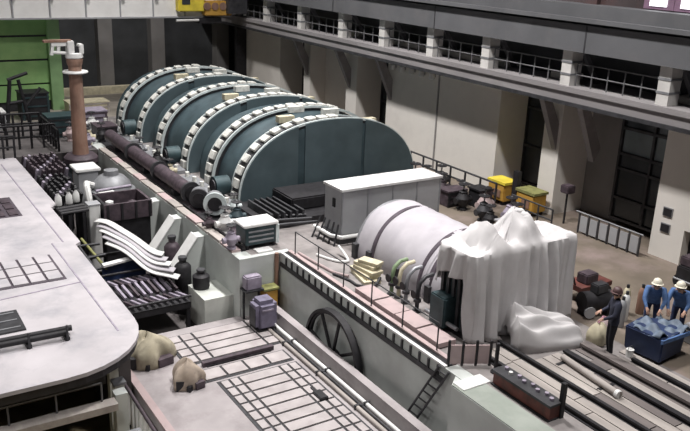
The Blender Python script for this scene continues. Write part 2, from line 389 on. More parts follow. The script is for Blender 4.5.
def ring(t, y):
    arch_band(y, y+.08, .972, .998).build('rim', 'rim', t, smooth=True)
    arch_band(y+.92, y+.97, .94, .975).build('rim', 'rim', t, smooth=True)
    arch_band(y+.08, y+.92, .92, .962).build('flange', 'steel_dark', t, smooth=True)
    # spaced by arc length
    n = 400; P = [arch(i/n, .962) for i in range(n+1)]; acc = [0]
    for i in range(n): acc.append(acc[-1] + math.dist(P[i], P[i+1]))
    K = 22
    for j in range(K):
        s_ = acc[-1]*(j+.5)/K; i = min(range(n+1), key=lambda q: abs(acc[q]-s_)); i = max(1, min(n-1, i))
        if j > 11 and random.random() < .45: continue
        d = (P[i+1][0]-P[i-1][0], P[i+1][1]-P[i-1][1]); ang = math.atan2(d[1], d[0])
        o = bpy.data.objects.new('bolt_block', bolt_mesh()); C.objects.link(o); o.parent = t
        o.location = Vector((P[i][0], y+.60, P[i][1])) - Vector(ORG[t.name]); o.rotation_euler = (0, -ang, 0)
        o.scale = (random.uniform(.95, 1.15), 1, random.uniform(.8, 1.2))
cas = [(26.2, 28.75, 'nearest turbine casing with a flat dark teal end wall and two bolted rings'),
       (31.4, 34.6, 'middle turbine casing, dark teal arch with two rings of white bolts'),
       (37.4, 40.4, 'farthest turbine casing, dark arch below the crane girder')]
for i, (ya, yb, lab) in enumerate(cas):
    t = thing('turbine_casing', lab, 'turbine casing', (AX, ya, 0), 'arched low pressure turbine casings')
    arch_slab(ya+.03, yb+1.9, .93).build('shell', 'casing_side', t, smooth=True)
    ring(t, ya); ring(t, yb)
    # end wall of three plates with joints
    for (u0, u1) in ((-1, -.36), (-.35, .33), (.34, 1)):
        pts = [arch(j/80, .985) for j in range(81)]
        x0 = AX+AA*u0; x1 = AX+AA*u1
        pp = [p for p in pts if x0 <= p[0] <= x1]
        if len(pp) > 2:
            pp = [(max(x0, pp[0][0]), 0.02)] + pp + [(pp[-1][0], 0.02)]
            if pp[0][1] == pp[1][1]: pp = pp[1:]
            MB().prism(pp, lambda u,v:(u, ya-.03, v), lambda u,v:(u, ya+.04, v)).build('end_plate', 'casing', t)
    for s_ in (-1, 1):
        bxs('foot_flange', 'steel_grey', (AX+s_*4.45-.28, AX+s_*4.45+.28, ya, yb+1.9, 0, .16), t)
        for k in range(6):
            yy = ya+.3+k*(yb+1.4-ya)/5; rod('stud', 'bolt_white', (AX+s_*4.5, yy, .16), (AX+s_*4.5, yy, .36), .09, t)
    for k, (u, yy) in enumerate(((.40, 1.3), (.55, 1.5), (.7, 1.2), (.48, 2.4))):      # lugs on the crown
        x, z = arch(u, .95); bxs('lifting_lug', 'bolt_white' if k % 2 else 'cream', (x-.35, x+.35, ya+yy, ya+yy+.3, z-.05, z+.2), t)
    if i < 2:
        arch_band(yb+1.9, yb+2.6, .80, .86).build('connecting_hood', 'casing_side', t, smooth=True)
    # round manhole ports near the foot
    for yy in (ya+1.3,):
        m = MB().cyl((11.75, yy, .55), (12.35, yy, .55), .38, n=18); m.build('manhole', 'teal_dark', t, smooth=True)
        MB().cyl((11.7, yy, .55), (11.76, yy, .55), .27, n=18).build('cover', 'steel_dark', t)
# black blocks added to stand for the dark trench before the end wall
t = thing('dark_trench_filler', 'low black block added for the dark trench at the foot of the nearest casing', 'pedestal', (15, 24.6, 0))
bxs('base', 'steel_black', (11.9, 19.6, 23.4, 26.0, 0, .28), t); bxs('cap', 'steel_black', (13.4, 18.6, 24.2, 25.8, .28, .75), t, bevel=.05)
for k in range(6): bxs('rib', 'steel_dark', (12.2+k*.25, 12.28+k*.25, 23.5, 25.4, .28, .55), t)
for k in range(3): rod('tie_bar', 'steel_dark', (12.0, 23.0+k*.5, .34), (13.6, 22.7+k*.4, .34), .05, t)
fp = thing('checker_plates', 'dark steel floor plates between the pit edge and the casings', 'floor plates', (11.2, 33, 0))
for k in range(13):
    y = 23.0+k*1.6; bxs('plate', 'steel_dark' if k % 2 else 'plum_steel', (10.5, 11.58, y+.02, y+1.58, 0, .02), fp)
# long plum coloured steam pipe by the casings
t = thing('long_pipe', 'long plum coloured pipe lying beside the casings with open round end', 'pipe', (10.75, 32, .1))
MB().cyl((10.75, 27.3, .5), (10.75, 37.5, .5), .29, n=18).build('pipe', 'plum_steel', t, smooth=True)
for y in (27.25, 30.6, 34): MB().cyl((10.75, y, .5), (10.75, y+.12, .5), .40, n=20).build('flange', 'steel_dark', t, smooth=True)
MB().cyl((10.75, 27.2, .5), (10.75, 27.27, .5), .26, n=18).build('open_end', 'steel_black', t)
for y in (28.5, 32, 36): bxs('saddle', 'steel_dark', (10.52, 11.0, y, y+.25, .021, .25), t)
# pair of large flanged valve ends
for j, (x, y, z, r, lb) in enumerate(((10.95, 25.5, .55, .42, 'pale grey flanged pipe stub nearest the small cabinet'), (10.75, 26.5, .5, .36, 'dark flanged pipe stub at the end of the long plum pipe'))):
    t = thing('pipe_stub', lb, 'pipe', (x, y, 0), 'flanged pipe stubs')
    MB().cyl((x, y, z), (x+.2, y+.5, z), r*.8, n=18).build('pipe', 'steel_grey', t, smooth=True)
    MB().cyl((x-.05, y-.1, z), (x, y, z), r, n=20).build('flange', 'rim' if j == 0 else 'steel_dark', t, smooth=True)
    MB().cyl((x-.07, y-.14, z), (x-.04, y-.08, z), r*.62, n=18).build('bore', 'steel_black', t)
    bxs('saddle', 'steel_dark', (x-.1, x+.5, y+.2, y+.6, 0, z-r*.7), t)
# pit-edge kerb of pinkish slabs
k_ = thing('kerb', 'row of pinkish slabs along the pit edge beside the long pipe', 'kerb', (10.15, 30, 0))
for k in range(15):
    y = 22.0 + k*1.0; bxs('slab', 'plank' if k % 3 else 'pink_slab', (10.02, 10.33, y+.03, y+.97, 0, .08+.02*(k % 2)), k_)
k_ = thing('rail_track', 'dark steel rail running along the pit edge', 'rail', (10.42, 30, 0))
bxs('rail', 'steel_black', (10.38, 10.46, 22, 37, 0, .12), k_); bxs('foot', 'steel_dark', (10.35, 10.5, 22, 37, 0, .03), k_)

# ------------------------------------------------------------------ generator group
t = thing('grey_enclosure', 'tall flat grey steel enclosure between casing and wrapped cylinder', 'enclosure', (16.4, 21.7, 0))
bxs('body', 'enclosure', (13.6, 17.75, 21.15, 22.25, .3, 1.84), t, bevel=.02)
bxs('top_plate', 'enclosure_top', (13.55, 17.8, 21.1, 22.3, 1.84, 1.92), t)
for k in range(5): bxs('seam_strip', 'steel_grey', (13.58+k*1.03, 13.63+k*1.03, 21.12, 21.15, .3, 1.84), t)
bxs('latch', 'steel_black', (13.56, 13.6, 21.55, 21.7, 1.2, 1.5), t)
bxs('plinth', 'steel_dark', (13.5, 17.75, 21.1, 22.3, 0, .3), t)
m = MB().tube([(13.3, 22.4, .32), (13.3, 21.3, .32), (13.5, 20.95, .32), (14.4, 20.9, .32), (15.4, 20.9, .32)], .07); m.build('base_pipe', 'white_paint', t, smooth=True)
for k in range(5): rod('brace', 'steel_dark', (13.1+.05*k, 22.2-.28*k, 0), (13.45, 22.2-.28*k, .75), .035, t)
# the wrapped cylinder
CX, CZ, CR = 14.95, .22, 1.55
t = thing('wrapped_cylinder', 'large horizontal cylinder wrapped in white canvas with dark straps', 'generator', (CX, 17.5, 0))
def cylfn(u, v):
    y = 20.1 - 4.9*u; a = PI*(1.13 - 1.26*v)
    rr = CR*(1 - .06*max(0, (.10-u)/.10)**2)*(1 + .006*math.sin(u*40+v*9) + .008*math.sin(v*23+u*5))
    return (CX + rr*math.cos(a), y, CZ + rr*math.sin(a))
MB().grid(cylfn, 60, 48).build('canvas_wrap', 'canvas_white', t, smooth=True)
MB().cyl((CX, 20.05, CZ), (CX, 15.2, CZ), CR-.05, n=40).build('drum', 'steel_grey', t, smooth=True)
def strap(y, wd, k=1.012, m='strap'):
    vs = MB()
    def fn(u, v):
        a = PI*(1.14 - 1.28*u); yy = y + wd*(v-.5); return (CX + CR*k*math.cos(a), yy, CZ + CR*k*math.sin(a))
    return vs.grid(fn, 40, 2).build('strap', m, t, smooth=True, solid=.03)
strap(19.0, .16); strap(16.6, .14); strap(16.15, .20); strap(16.38, .1, 1.014, 'canvas_white')
bxs('support', 'steel_dark', (13.5, 16.4, 15.4, 20.0, 0, .14), t)
for y in (16.0, 17.5, 19.0, 19.8): bxs('saddle', 'steel_dark', (13.3, 16.6, y, y+.2, 0, .5), t)
# machine under the tarpaulin
t = thing('covered_machine', 'dark teal machine showing below the white tarpaulin', 'machine', (14.4, 14.4, 0))
bxs('body', 'teal_dark', (12.85, 16.2, 13.8, 14.85, .12, 2.22), t, bevel=.04)
bxs('base', 'steel_black', (12.75, 16.05, 13.75, 14.95, 0, .14), t)
for k in range(5): bxs('rib', 'steel_dark', (12.77, 12.85, 13.9+k*.22, 14.0+k*.22, .15, 1.9), t)
bxs('service_box', 'teal_dark', (12.45, 12.85, 14.3, 14.9, .15, 1.0), t, bevel=.03)
rod('pipe', 'steel_grey', (12.6, 15.2, .3), (12.6, 13.9, .3), .06, t)
# tarpaulin: top sheet and skirt as one cloth
def tarp_mesh():
    x0, x1, y0, y1, zt = 12.66, 16.42, 13.58, 15.0, 2.46
    Np = 320; per = []
    L1, L2 = x1-x0, y1-y0; tot = 2*(L1+L2)
    for i in range(Np):
        s_ = tot*i/Np
        if s_ < L1: p = (x0+s_, y0, 0, -1)
        elif s_ < L1+L2: p = (x1, y0+s_-L1, 1, 0)
        elif s_ < 2*L1+L2: p = (x1-(s_-L1-L2), y1, 0, 1)
        else: p = (x0, y1-(s_-2*L1-L2), -1, 0)
        # round the corners
        qx = max(x0+.22, min(x1-.22, p[0])); qy = max(y0+.22, min(y1-.22, p[1])); dv = Vector((p[0]-qx, p[1]-qy))
        if dv.length > .22: dv = dv.normalized()*.22
        p = (qx+dv.x, qy+dv.y, p[2], p[3])
        per.append((*p, s_))
    mx, my = (x0+x1)/2, (y0+y1)/2
    def bump(x, y):
        g = lambda cx, cy, sx, sy, h: h*math.exp(-((x-cx)/sx)**2 - ((y-cy)/sy)**2)
        e = min(x-x0, x1-x, y-y0, y1-y); f = max(0, min(1, e/.25))
        ridge = .50*max(0, 1-abs(x-13.55)/.5)*math.exp(-((y-14.25)/.55)**2) + .66*max(0, 1-(abs(x-14.6)/.42)**1.6)*math.exp(-((y-14.3)/.5)**2) + .50*max(0, 1-(abs(x-15.0)/.28)**1.5)*math.exp(-((y-14.2)/.35)**2)
        return ridge*f + .06*math.sin(5*x+2*y)*f + .05*math.sin(11*y-3*x)*f + .04*math.sin(17*x+5*y)*f - .10*f*math.exp(-((x-15.7)/.5)**2)
    vs = []; rings = 12; sk = 18
    for j in range(rings):
        q = (j/(rings-1)); q = q**.8
        for p in per:
            x = mx+(p[0]-mx)*max(q, .02); y = my+(p[1]-my)*max(q, .02)
            vs.append((x, y, zt + bump(x, y) - .10*q**8))
    for j in range(1, sk+1):
        tt = j/sk
        for (px, py, nx, ny, s_) in per:
            # bottom height of the skirt along the perimeter
            if ny == -1: zb = .04
            elif nx == -1: zb = .05 + 1.6*max(0, min(1, (py-y0-.10)/.28))
            elif nx == 1: zb = .35
            else: zb = 1.2
            amp = .09 + .17*tt
            fd = (1.5*abs(math.sin(s_*5.2+1.3*math.sin(s_*2.1)))-.9 + .75*math.sin(s_*15+2*math.sin(s_*3)+1.5*tt) + .3*math.sin(s_*31+3*tt)) * (.6+.4*math.sin(s_*2.7+1))
            if nx == -1: amp *= .5
            off = .03 + (.13 if nx != -1 else .03)*tt + amp*fd*.8*min(1, tt*4+.2)
            z = zt - .10 - (zt-.10-zb)*tt
            vs.append((px + nx*off + .02*ny*math.sin(7*tt+s_*3), py + ny*off, z))
    R = rings + sk; fs = []
    for j in range(R-1):
        for i in range(Np):
            a = j*Np+i; b = j*Np+(i+1) % Np; fs.append((a, b, b+Np, a+Np))
    fs.append(tuple(range(Np)))
    return MB().add(vs, fs)
tag(tarp_mesh().build('tarpaulin', 'tarp', None, smooth=True, solid=.012), 'white tarpaulin with peaked top draped over a tall machine', 'tarpaulin')
def tail(u, v):      # crumpled cloth heap on the floor
    ax = Vector((13.68, 13.25)); bx_ = Vector((15.55, 12.45)); d = bx_ - ax; nrm = Vector((-d.y, d.x)).normalized()
    wd = .70 - .08*u + .04*math.sin(u*6)
    q = max(0, 1-abs(2*v-1)**3.0)**.5; e = 1 if u < .78 else math.sqrt(max(0, 1-((u-.78)/.22)**2.4))
    wd *= (.45 + .55*e)*min(1, .6+u/.1)
    p = ax + d*u + nrm*(v-.5)*2*wd
    h = min(1, .15+u/.07)**.5*(1.0 - .52*u - .10*math.sin(u*PI))*q*e
    fold = .09*math.sin(v*15+u*5+math.sin(u*4)) + .05*math.sin(v*33-u*6) + .03*math.sin(u*15+v*4)
    return (p.x, p.y, max(.012, h*(1+fold*1.5)))
tag(MB().grid(tail, 50, 70).build('crumpled_tarpaulin', 'tarp', None, smooth=True, solid=.012), 'crumpled white tarpaulin spilling onto the floor planks', 'tarpaulin')

# ------------------------------------------------------------------ podium edge
t = thing('podium_edge_rail', 'white steel edge strip with dark slot along the podium top', 'edge strip', (11.5, 16, 0))
bxs('white_strip', 'white_paint', (11.40, 11.50, 12.9, 21.3, 0, .05), t); bxs('slot', 'steel_black', (11.50, 11.66, 12.9, 21.3, .0, .025), t)
bxs('face_channel', 'steel_dark', (11.385, 11.42, 12.9, 21.3, -.42, -.28), t); bxs('inner_strip', 'pink_slab', (11.66, 11.80, 12.9, 21.3, 0, .07), t)
for k in range(22): bxs('bracket', 'steel_dark', (11.375, 11.42, 13.1+k*.37, 13.16+k*.37, -.28, -.02), t)
t = thing('cover_slabs', 'row of pinkish cover slabs on the podium beside the wrapped cylinder', 'slabs', (12.2, 15.5, 0))
for k in range(4): bxs('slab', 'pink_slab', (11.86, 12.42, 13.7+k*.98, 14.62+k*.98, 0, .16+.015*(k % 2)), t)
bxs('bearer', 'steel_black', (11.9, 12.35, 13.7, 17.6, 0, .03), t)
railing('podium_railing', 'thin dark railing along the podium edge by the wrapped cylinder', [(11.72, 13.6, 0), (11.72, 20.9, 0)], .82, 'steel_dark', step=1.45, rails=(1.0,), r=.018)
t = thing('short_fence', 'low fence of pinkish sheets between dark posts near the ladder', 'fence', (12, 12.75, 0))
for k in range(4): rod('post', 'steel_black', (11.55+k*.30, 12.95-k*.16, 0), (11.55+k*.30, 12.95-k*.16, .68), .035, t)
for k in range(3): piece('sheet', 'pink_slab', (11.70+k*.30, 12.87-k*.16, .31), (.27, .03, .5), t, rz=-.49)
tag(bxs('white_plate', 'white_paint', (11.12, 11.95, 11.85, 12.25, 0, .03), bevel=.008), 'white plate lying on the podium corner by the red beam', 'plate')
# hoses and loose pieces around the enclosure foot
for j, (pts, m_, lb) in enumerate((
    ([(12.35,20.6,.05),(12.5,20.1,.05),(12.7,19.7,.06),(12.95,19.6,.06),(13.05,19.9,.1),(13.05,20.4,.3)], 'white_paint', 'white hose curling up at the enclosure foot'),
    ([(11.9,21.0,.05),(11.95,20.2,.05),(12.0,19.7,.05),(12.05,19.1,.05),(12.3,18.6,.06)], 'pink_slab', 'pinkish hose along the podium edge'),
    ([(12.0,19.0,.04),(12.2,18.3,.04),(12.15,17.9,.04),(12.6,17.6,.04),(12.9,17.8,.2)], 'steel_black', 'black hose looping on the podium'))):
    sm = []
    for a, b in zip(pts[:-1], pts[1:]):
        for q in range(4): sm.append(Vector(a).lerp(Vector(b), q/4))
    sm.append(Vector(pts[-1])); 
    for _ in range(2): sm = [sm[0]] + [(sm[i-1]+sm[i]*2+sm[i+1])/4 for i in range(1, len(sm)-1)] + [sm[-1]]
    tag(MB().tube(sm, .045).build('hose', m_, None, smooth=True), lb, 'hose')
t = thing('plank_stack', 'small stack of cream planks beside the wrapped cylinder', 'planks', (12.75, 18.4, 0))
for k in range(5): piece('plank', 'cream', (12.75+.04*k, 18.35+.1*(k % 2), .07+.11*k), (.55-.05*k, 1.1-.1*k, .09), t, rz=.15*k-.2)
# pipe cluster at cylinder foot
for j, (x, y, m_, lb) in enumerate(((12.75, 17.0, 'green_hose', 'green valve pipe rising beside the wrapped cylinder'), (12.82, 16.75, 'cream', 'cream valve pipe next to the green one'), (12.72, 15.75, 'steel_dark', 'dark valve pipe near the tarpaulin corner'), (12.78, 16.35, 'steel_grey', 'grey valve pipe between cream and dark pipes'))):
    t = thing('valve_pipe', lb, 'pipe', (x, y, 0), 'valve pipes at the cylinder foot')
    MB().tube([(x, y, 0), (x, y, .6), (x+.06, y, .85), (x+.25, y, 1.0), (x+.5, y, 1.02)], .06).build('pipe', m_, t, smooth=True)
    MB().cyl((x, y, .3), (x, y, .38), .11, n=14).build('flange', 'steel_dark', t, smooth=True)
    MB().cyl((x-.16, y, .55), (x-.12, y, .55), .12, n=14).build('handwheel', 'steel_black', t, smooth=True); rod('stem', 'steel_grey', (x-.14, y, .55), (x, y, .55), .02, t)
    MB().cyl((x, y, 0), (x, y, .04), .13, n=14).build('foot', 'steel_dark', t)
# wall ladder
t = thing('ladder', 'dark steel ladder slanting down the podium wall', 'ladder', (11.3, 13.4, -2))
for (a, b) in (((11.37, 13.05, .0), (11.15, 14.05, -2.0)), ((11.37, 12.68, .0), (11.15, 13.68, -2.0))):
    rod('stile', 'steel_dark', a, b, .03, t)
for k in range(8):
    q = (k+.5)/8; z = -2.0*q; y = 13.05+1.0*q; x = 11.37-.22*q
    rod('rung', 'steel_dark', (x, y, z), (x, y-.37, z), .022, t)
t = thing('wheel_half', 'large dark spoked wheel standing half sunk against the podium wall', 'wheel', (11.15, 17.6, -2.6))
wy, wz, wr = 17.62, -1.93, 1.45
def wring(r0, r1, x0, x1, nm):
    m = MB(); n = 56; vs = []
    # rim stays above the slot bottom
    a0, a1 = -.55, PI+.55
    for i in range(n+1):
        a = a0+(a1-a0)*i/n
        for (r_, x) in ((r0,x0),(r1,x0),(r1,x1),(r0,x1)): vs.append((x, wy+r_*math.cos(a), wz+r_*math.sin(a)))
    fs = [(i*4+j, i*4+(j+1) % 4, (i+1)*4+(j+1) % 4, (i+1)*4+j) for i in range(n) for j in range(4)] + [(0,1,2,3), tuple(n*4+j for j in (3,2,1,0))]
    return m.add(vs, fs).build(nm, 'steel_black', t, smooth=True)
wring(1.37, 1.46, 11.10, 11.32, 'rim'); wring(1.30, 1.38, 11.16, 11.24, 'web')
MB().cyl((11.05, wy, wz), (11.36, wy, wz), .2, n=20).build('hub', 'steel_black', t, smooth=True)
for a in (14, 60, 104, 150):
    a = math.radians(a); rod('spoke', 'steel_black', (11.2, wy+.15*math.cos(a), wz+.15*math.sin(a)), (11.2, wy+1.3*math.cos(a), wz+1.3*math.sin(a)), .05, t)
struct(MB().bx(10.80, 11.05, 2, 21.3, -2.0, -1.55).build('pipe_duct', 'deck'), 'pale duct along the podium foot')
# pipes along the foot of the podium wall
for j, (x, r_, m_, lb) in enumerate(((10.68, .06, 'white_paint', 'pale pipe along the deck edge in front of the big wheel'), (10.54, .04, 'steel_dark', 'thin dark pipe beside the pale one along the podium foot'), (10.38, .06, 'plank', 'grey pipe lying on the lower deck edge'))):
    t = thing('floor_pipe', lb, 'pipe', (x, 16, -2), 'pipes along podium foot')
    z = -2.0+r_
    rod('pipe', m_, (x, 8, z), (x, 21.2, z), r_, t)
    for y in range(9, 21, 2): bxs('clip', 'steel_dark', (x-r_-.02, x+r_+.02, y, y+.06, z-r_, z+r_+.015), t)
t = thing('black_shoe_tool', 'small black tool on the lower deck beside the pipes', 'tool', (9.85, 15.9, -2)); bxs('body', 'steel_black', (9.7, 9.95, 15.75, 16.2, -2, -1.88), t, bevel=.02); bxs('handle', 'steel_black', (9.78, 9.86, 16.2, 16.45, -1.98, -1.92), t)

# ------------------------------------------------------------------ lower deck hatches
def hatch(name, label, x0, x1, y0, y1, cols, rows, z=-2.0, gap=.075, mbase='steel_dark', mpan='deck_panel'):
    t = thing(name, label, 'hatch', ((x0+x1)/2, (y0+y1)/2, z), None)
    bxs('frame', mbase, (x0-.05, x1+.05, y0-.05, y1+.05, z, z+.012), t)
    ws = sum(cols); x = x0
    for c in cols:
        wx = (x1-x0)*c/ws
        for k in range(rows):
            wy_ = (y1-y0)/rows; yy = y0+wy_*k
            piece('panel', mpan, (x+wx/2, yy+wy_/2, z+.025), (wx-gap, wy_-gap, .05), t)
        x += wx
    return t
hatch('deck_hatch', 'hatch of long pale planks on the lower deck, behind the dark bar', 7.35, 10.35, 19.25, 21.05, (.5, .5, 2.2, .5), 4)
hatch('deck_hatch', 'large hatch grid of pale panels on the lower deck, nearest the camera', 7.75, 10.15, 11.8, 17.95, (.33, .33, 1.5, .33, .33), 14)
hatch('deck_hatch', 'narrow hatch row between dark bar and the large hatch', 7.45, 10.15, 18.15, 18.75, (1, 1, 1, 1), 1)
t = thing('dark_bar', 'long dark bar lying across the lower deck hatches', 'bar', (8.8, 19, -2)); bxs('bar', 'plum_steel', (7.7, 9.95, 18.92, 19.06, -2, -1.86), t); bxs('foot', 'steel_black', (7.8, 9.85, 18.88, 19.10, -2, -1.96), t)
hatch('platform_hatch', 'pale gridded hatch in the left platform', 2.0, 4.85, 22.35, 24.4, (1, 1, 1, 1, 1, 1), 3, z=0, mbase='strap', mpan='platform')
hatch('platform_hatch', 'dark hatch at the far left of the platform', 3.6, 4.9, 28.7, 31.0, (1, 1, 1), 3, z=0, gap=.14, mbase='strap', mpan='plum_steel')
t = thing('dark_plate', 'dark steel plate lying on the left platform', 'plate', (2.6, 20.1, 0)); bxs('plate', 'steel_dark', (1.2, 3.2, 19.5, 20.75, 0, .05), t); 
for k in range(3): bxs('rib', 'steel_grey', (1.3, 3.1, 19.65+k*.45, 19.7+k*.45, .05, .07), t)
t = thing('pipe_rack', 'pair of long dark pipes on stands across the left platform', 'pipe', (2.5, 18.6, 0))
for k, y in enumerate((18.85, 18.6)): rod('pipe', 'steel_black', (-2, y+.15, .16+.02*k), (4.15-k*.15, y-.05, .16+.02*k), .075, t)
for x in (0.8, 2.2, 3.0, 3.9): bxs('stand', 'steel_black', (x, x+.12, 18.45, 18.95, 0, .09), t); rod('pin', 'steel_dark', (x+.06, 18.45, 0), (x+.06, 18.45, .42), .03, t)
# lower railings under the platform
railing('undercroft_railing', 'grey railing in the dark space below the platform edge', [(-3, 16.9, -.98), (4.3, 16.9, -.98)], .5, 'rail_grey', step=1.1, rails=(1.0,), r=.022)
o = struct(MB().bx(-6, 4.6, 16.62, 16.95, -1.16, -.98).build('undercroft_beam', 'plank'), 'pale beam below the platform edge')
for x in (4.65, 1.2): struct(bxs('undercroft_column', 'podium', (x, x+.3, 17.0, 17.3, -3.6, -.98)), 'column under the platform')
t = thing('stair_fence', 'white baluster fence running below the lower deck edge', 'fence', (5.35, 16.5, -3.6))
rod('top_rail', 'plum_steel', (5.38, 12.0, -2.05), (5.38, 19.0, -1.75), .05, t); rod('bottom_rail', 'steel_dark', (5.38, 12.0, -3.1), (5.38, 19.0, -2.8), .04, t)
for k in range(22):
    y = 12.2+k*.31; z = -2.05+.3*(y-12)/7; piece('baluster', 'girder_white', (5.38, y, z-.52), (.10, .12, 1.0), t)
for k in range(4):
    y = 12.1+k*2.2; rod('post', 'steel_dark', (5.38, y, -3.6), (5.38, y, -1.95), .05, t)
for k, (x, y) in enumerate(((4.9, 17.6), (4.9, 16.4), (5.05, 18.6))):
    p_ = struct(MB().bx(x-.12, x+.12, y-.12, y+.12, -3.6, -1.0 if k != 1 else -1.8).build('undercroft_post', 'podium_light'), 'pale post beside the baluster fence'); bxs('cap', 'steel_grey', (x-.16, x+.16, y-.16, y+.16, -1.0 if k != 1 else -1.8, -.94 if k != 1 else -1.74), p_)
# burlap sacks
def sack(label, c, sx, sy, sz, m_, seed, group):
    rnd = random.Random(seed); ph = [rnd.uniform(0, 6) for _ in range(6)]
    t = thing('burlap_heap', label, 'sack', c, group)
    def fn(u, v):
        a = 2*PI*u; e = v; r_ = math.sin(PI*.5*min(1, (1-e)*1.25))**.55 if e < .999 else .02
        r_ *= 1+.13*math.sin(3*a+ph[0])+.08*math.sin(5*a+ph[1]+3*e)+.04*math.sin(9*a+ph[2])
        return (c[0]+sx*r_*math.cos(a), c[1]+sy*r_*math.sin(a), c[2]+.01+sz*(e**.8)*(1+.12*math.sin(2*a+ph[3])))
    MB().grid(fn, 48, 16, closed=True).build('sacking', m_, t, smooth=True, solid=.02)
    for k, (dx, dy, w_, h_) in enumerate(((-.72, -.55, .42, .42), (.42, -.80, .50, .30), (-.25, -.95, .25, .22))):
        piece('dark_box', 'steel_black' if k != 1 else 'plum_steel', (c[0]+sx*dx, c[1]+sy*dy, c[2]+sz*h_/2+.01), (sx*w_*1.3, sy*w_, sz*h_), t, rz=.5*k-.3)
    return t
sack('khaki sacking heap with dark bundles at the lower deck corner', (6.5, 20.15, -2), .72, .62, .8, 'burlap', 3, 'sacking heaps on the deck')
sack('brown sacking heap beside the narrow hatch', (7.0, 18.35, -2), .42, .45, .68, 'burlap_brown', 9, 'sacking heaps on the deck')
# purple drums
t = thing('rounded_bin', 'purple grey bin with rounded top on the lower deck', 'bin', (10.3, 20.35, -2))
MB().bx(9.95, 10.68, 20.0, 20.7, -1.95, -.95).build('body', 'purple_grey', t, smooth=True, bevel=.14); bxs('base', 'steel_black', (10.0, 10.63, 20.05, 20.65, -2, -1.9), t)
bxs('side_panel', 'steel_dark', (9.925, 9.955, 20.15, 20.55, -1.8, -1.2), t); bxs('hinge', 'lilac', (10.1, 10.5, 19.97, 20.0, -1.25, -1.2), t)
t = thing('lilac_box', 'lilac box on a tall stand above the yellow bin', 'box', (10.3, 21.2, -2)); bxs('box', 'lilac', (10.05, 10.6, 21.0, 21.35, -.95, -.5), t, bevel=.04); bxs('shelf', 'steel_dark', (10.0, 10.65, 20.95, 21.38, -1.0, -.95), t)
for x in (10.03, 10.56): bxs('leg', 'steel_dark', (x, x+.06, 21.2, 21.26, -2, -1.0), t)
tag(MB().cyl((11.3, 21.36, -3.6), (11.3, 21.36, .02), .07, n=12).cyl((11.3, 21.36, -2.0), (11.3, 21.36, -1.92), .12, n=12).build('corner_pipe', 'rust', None, smooth=True), 'brown upright pipe at the podium corner', 'pipe')
t = thing('yellow_bin', 'small yellow bin behind the purple grey bin', 'bin', (10.75, 21.15, -2)); bxs('bin', 'yellow', (10.66, 11.15, 20.95, 21.3, -2.0, -1.05), t, bevel=.03); bxs('lid', 'olive', (10.63, 11.18, 20.92, 21.33, -1.05, -.98), t)
# small cabinet at the podium corner
t = thing('control_cabinet', 'dark green cabinet with a white top at the podium corner', 'cabinet', (11.0, 22.4, 0))
bxs('body', 'teal_dark', (10.5, 11.6, 22.0, 22.75, .16, .78), t, bevel=.02); bxs('top', 'white_paint', (10.42, 11.68, 21.95, 22.8, .78, .88), t, bevel=.02)
for k in range(3): bxs('louvre', 'steel_grey', (10.6, 11.5, 21.97, 22.0, .28+.16*k, .33+.16*k), t)
bxs('side_panel', 'rim', (11.6, 11.72, 22.0, 22.7, .1, .74), t)
for (x, y) in ((10.55, 22.05), (11.5, 22.05), (10.55, 22.65), (11.5, 22.65)): bxs('leg', 'steel_black', (x, x+.08, y, y+.08, 0, .16), t)
bxs('drip_tray', 'white_paint', (10.75, 11.3, 21.6, 21.95, 0, .06), t)
def valve(label, x, y, z, m_, group, s_=1.0, parent=None):
    t = thing('valve', label, 'valve', (x, y, z), group)
    MB().lathe([(.16*s_,0),(.16*s_,.05*s_),(.09*s_,.08*s_),(.20*s_,.24*s_),(.22*s_,.36*s_),(.12*s_,.52*s_),(.14*s_,.56*s_),(.05*s_,.62*s_)], (x,y,z), n=14).build('body', m_, t, smooth=True)
    MB().cyl((x, y, z+.6*s_), (x, y, z+.85*s_), .025*s_).build('stem', 'steel_grey', t)
    MB().lathe([(.13*s_,0),(.17*s_,-.015),(.18*s_,.01),(.13*s_,.03)], (x,y,z+.8*s_), n=16).build('handwheel', 'steel_black', t, smooth=True)
    MB().cyl((x-.3*s_, y, z+.3*s_), (x+.3*s_, y, z+.3*s_), .10*s_, n=12).build('flange_pipe', m_, t, smooth=True)
vg = 'valves along the pit edge'
valve('white valve left of the small cabinet', 10.62, 23.9, 0, 'white_paint', vg, 1.15)
valve('lilac valve on the kerb just in front of the small cabinet', 10.08, 22.2, .1, 'lilac', vg, 1.0)
valve('teal valve between cabinet and casing foot', 11.3, 24.4, 0, 'casing_side', vg, 1.1)
valve('pale grey valve at the foot of the nearest casing', 11.75, 25.6, 0, 'rim', vg, .95)
valve('plum valve on the kerb next to the flanged stub', 10.25, 24.4, 0, 'plum_steel', vg, .8)
valve('cream valve by second casing ring', 11.3, 31.0, .02, 'cream', vg, 1.0)
valve('black valve below the middle casing', 11.33, 32.6, .02, 'steel_black', vg, 1.2)
valve('grey valve beside the middle casing foot', 11.33, 34.9, .02, 'steel_grey', vg, 1.1)

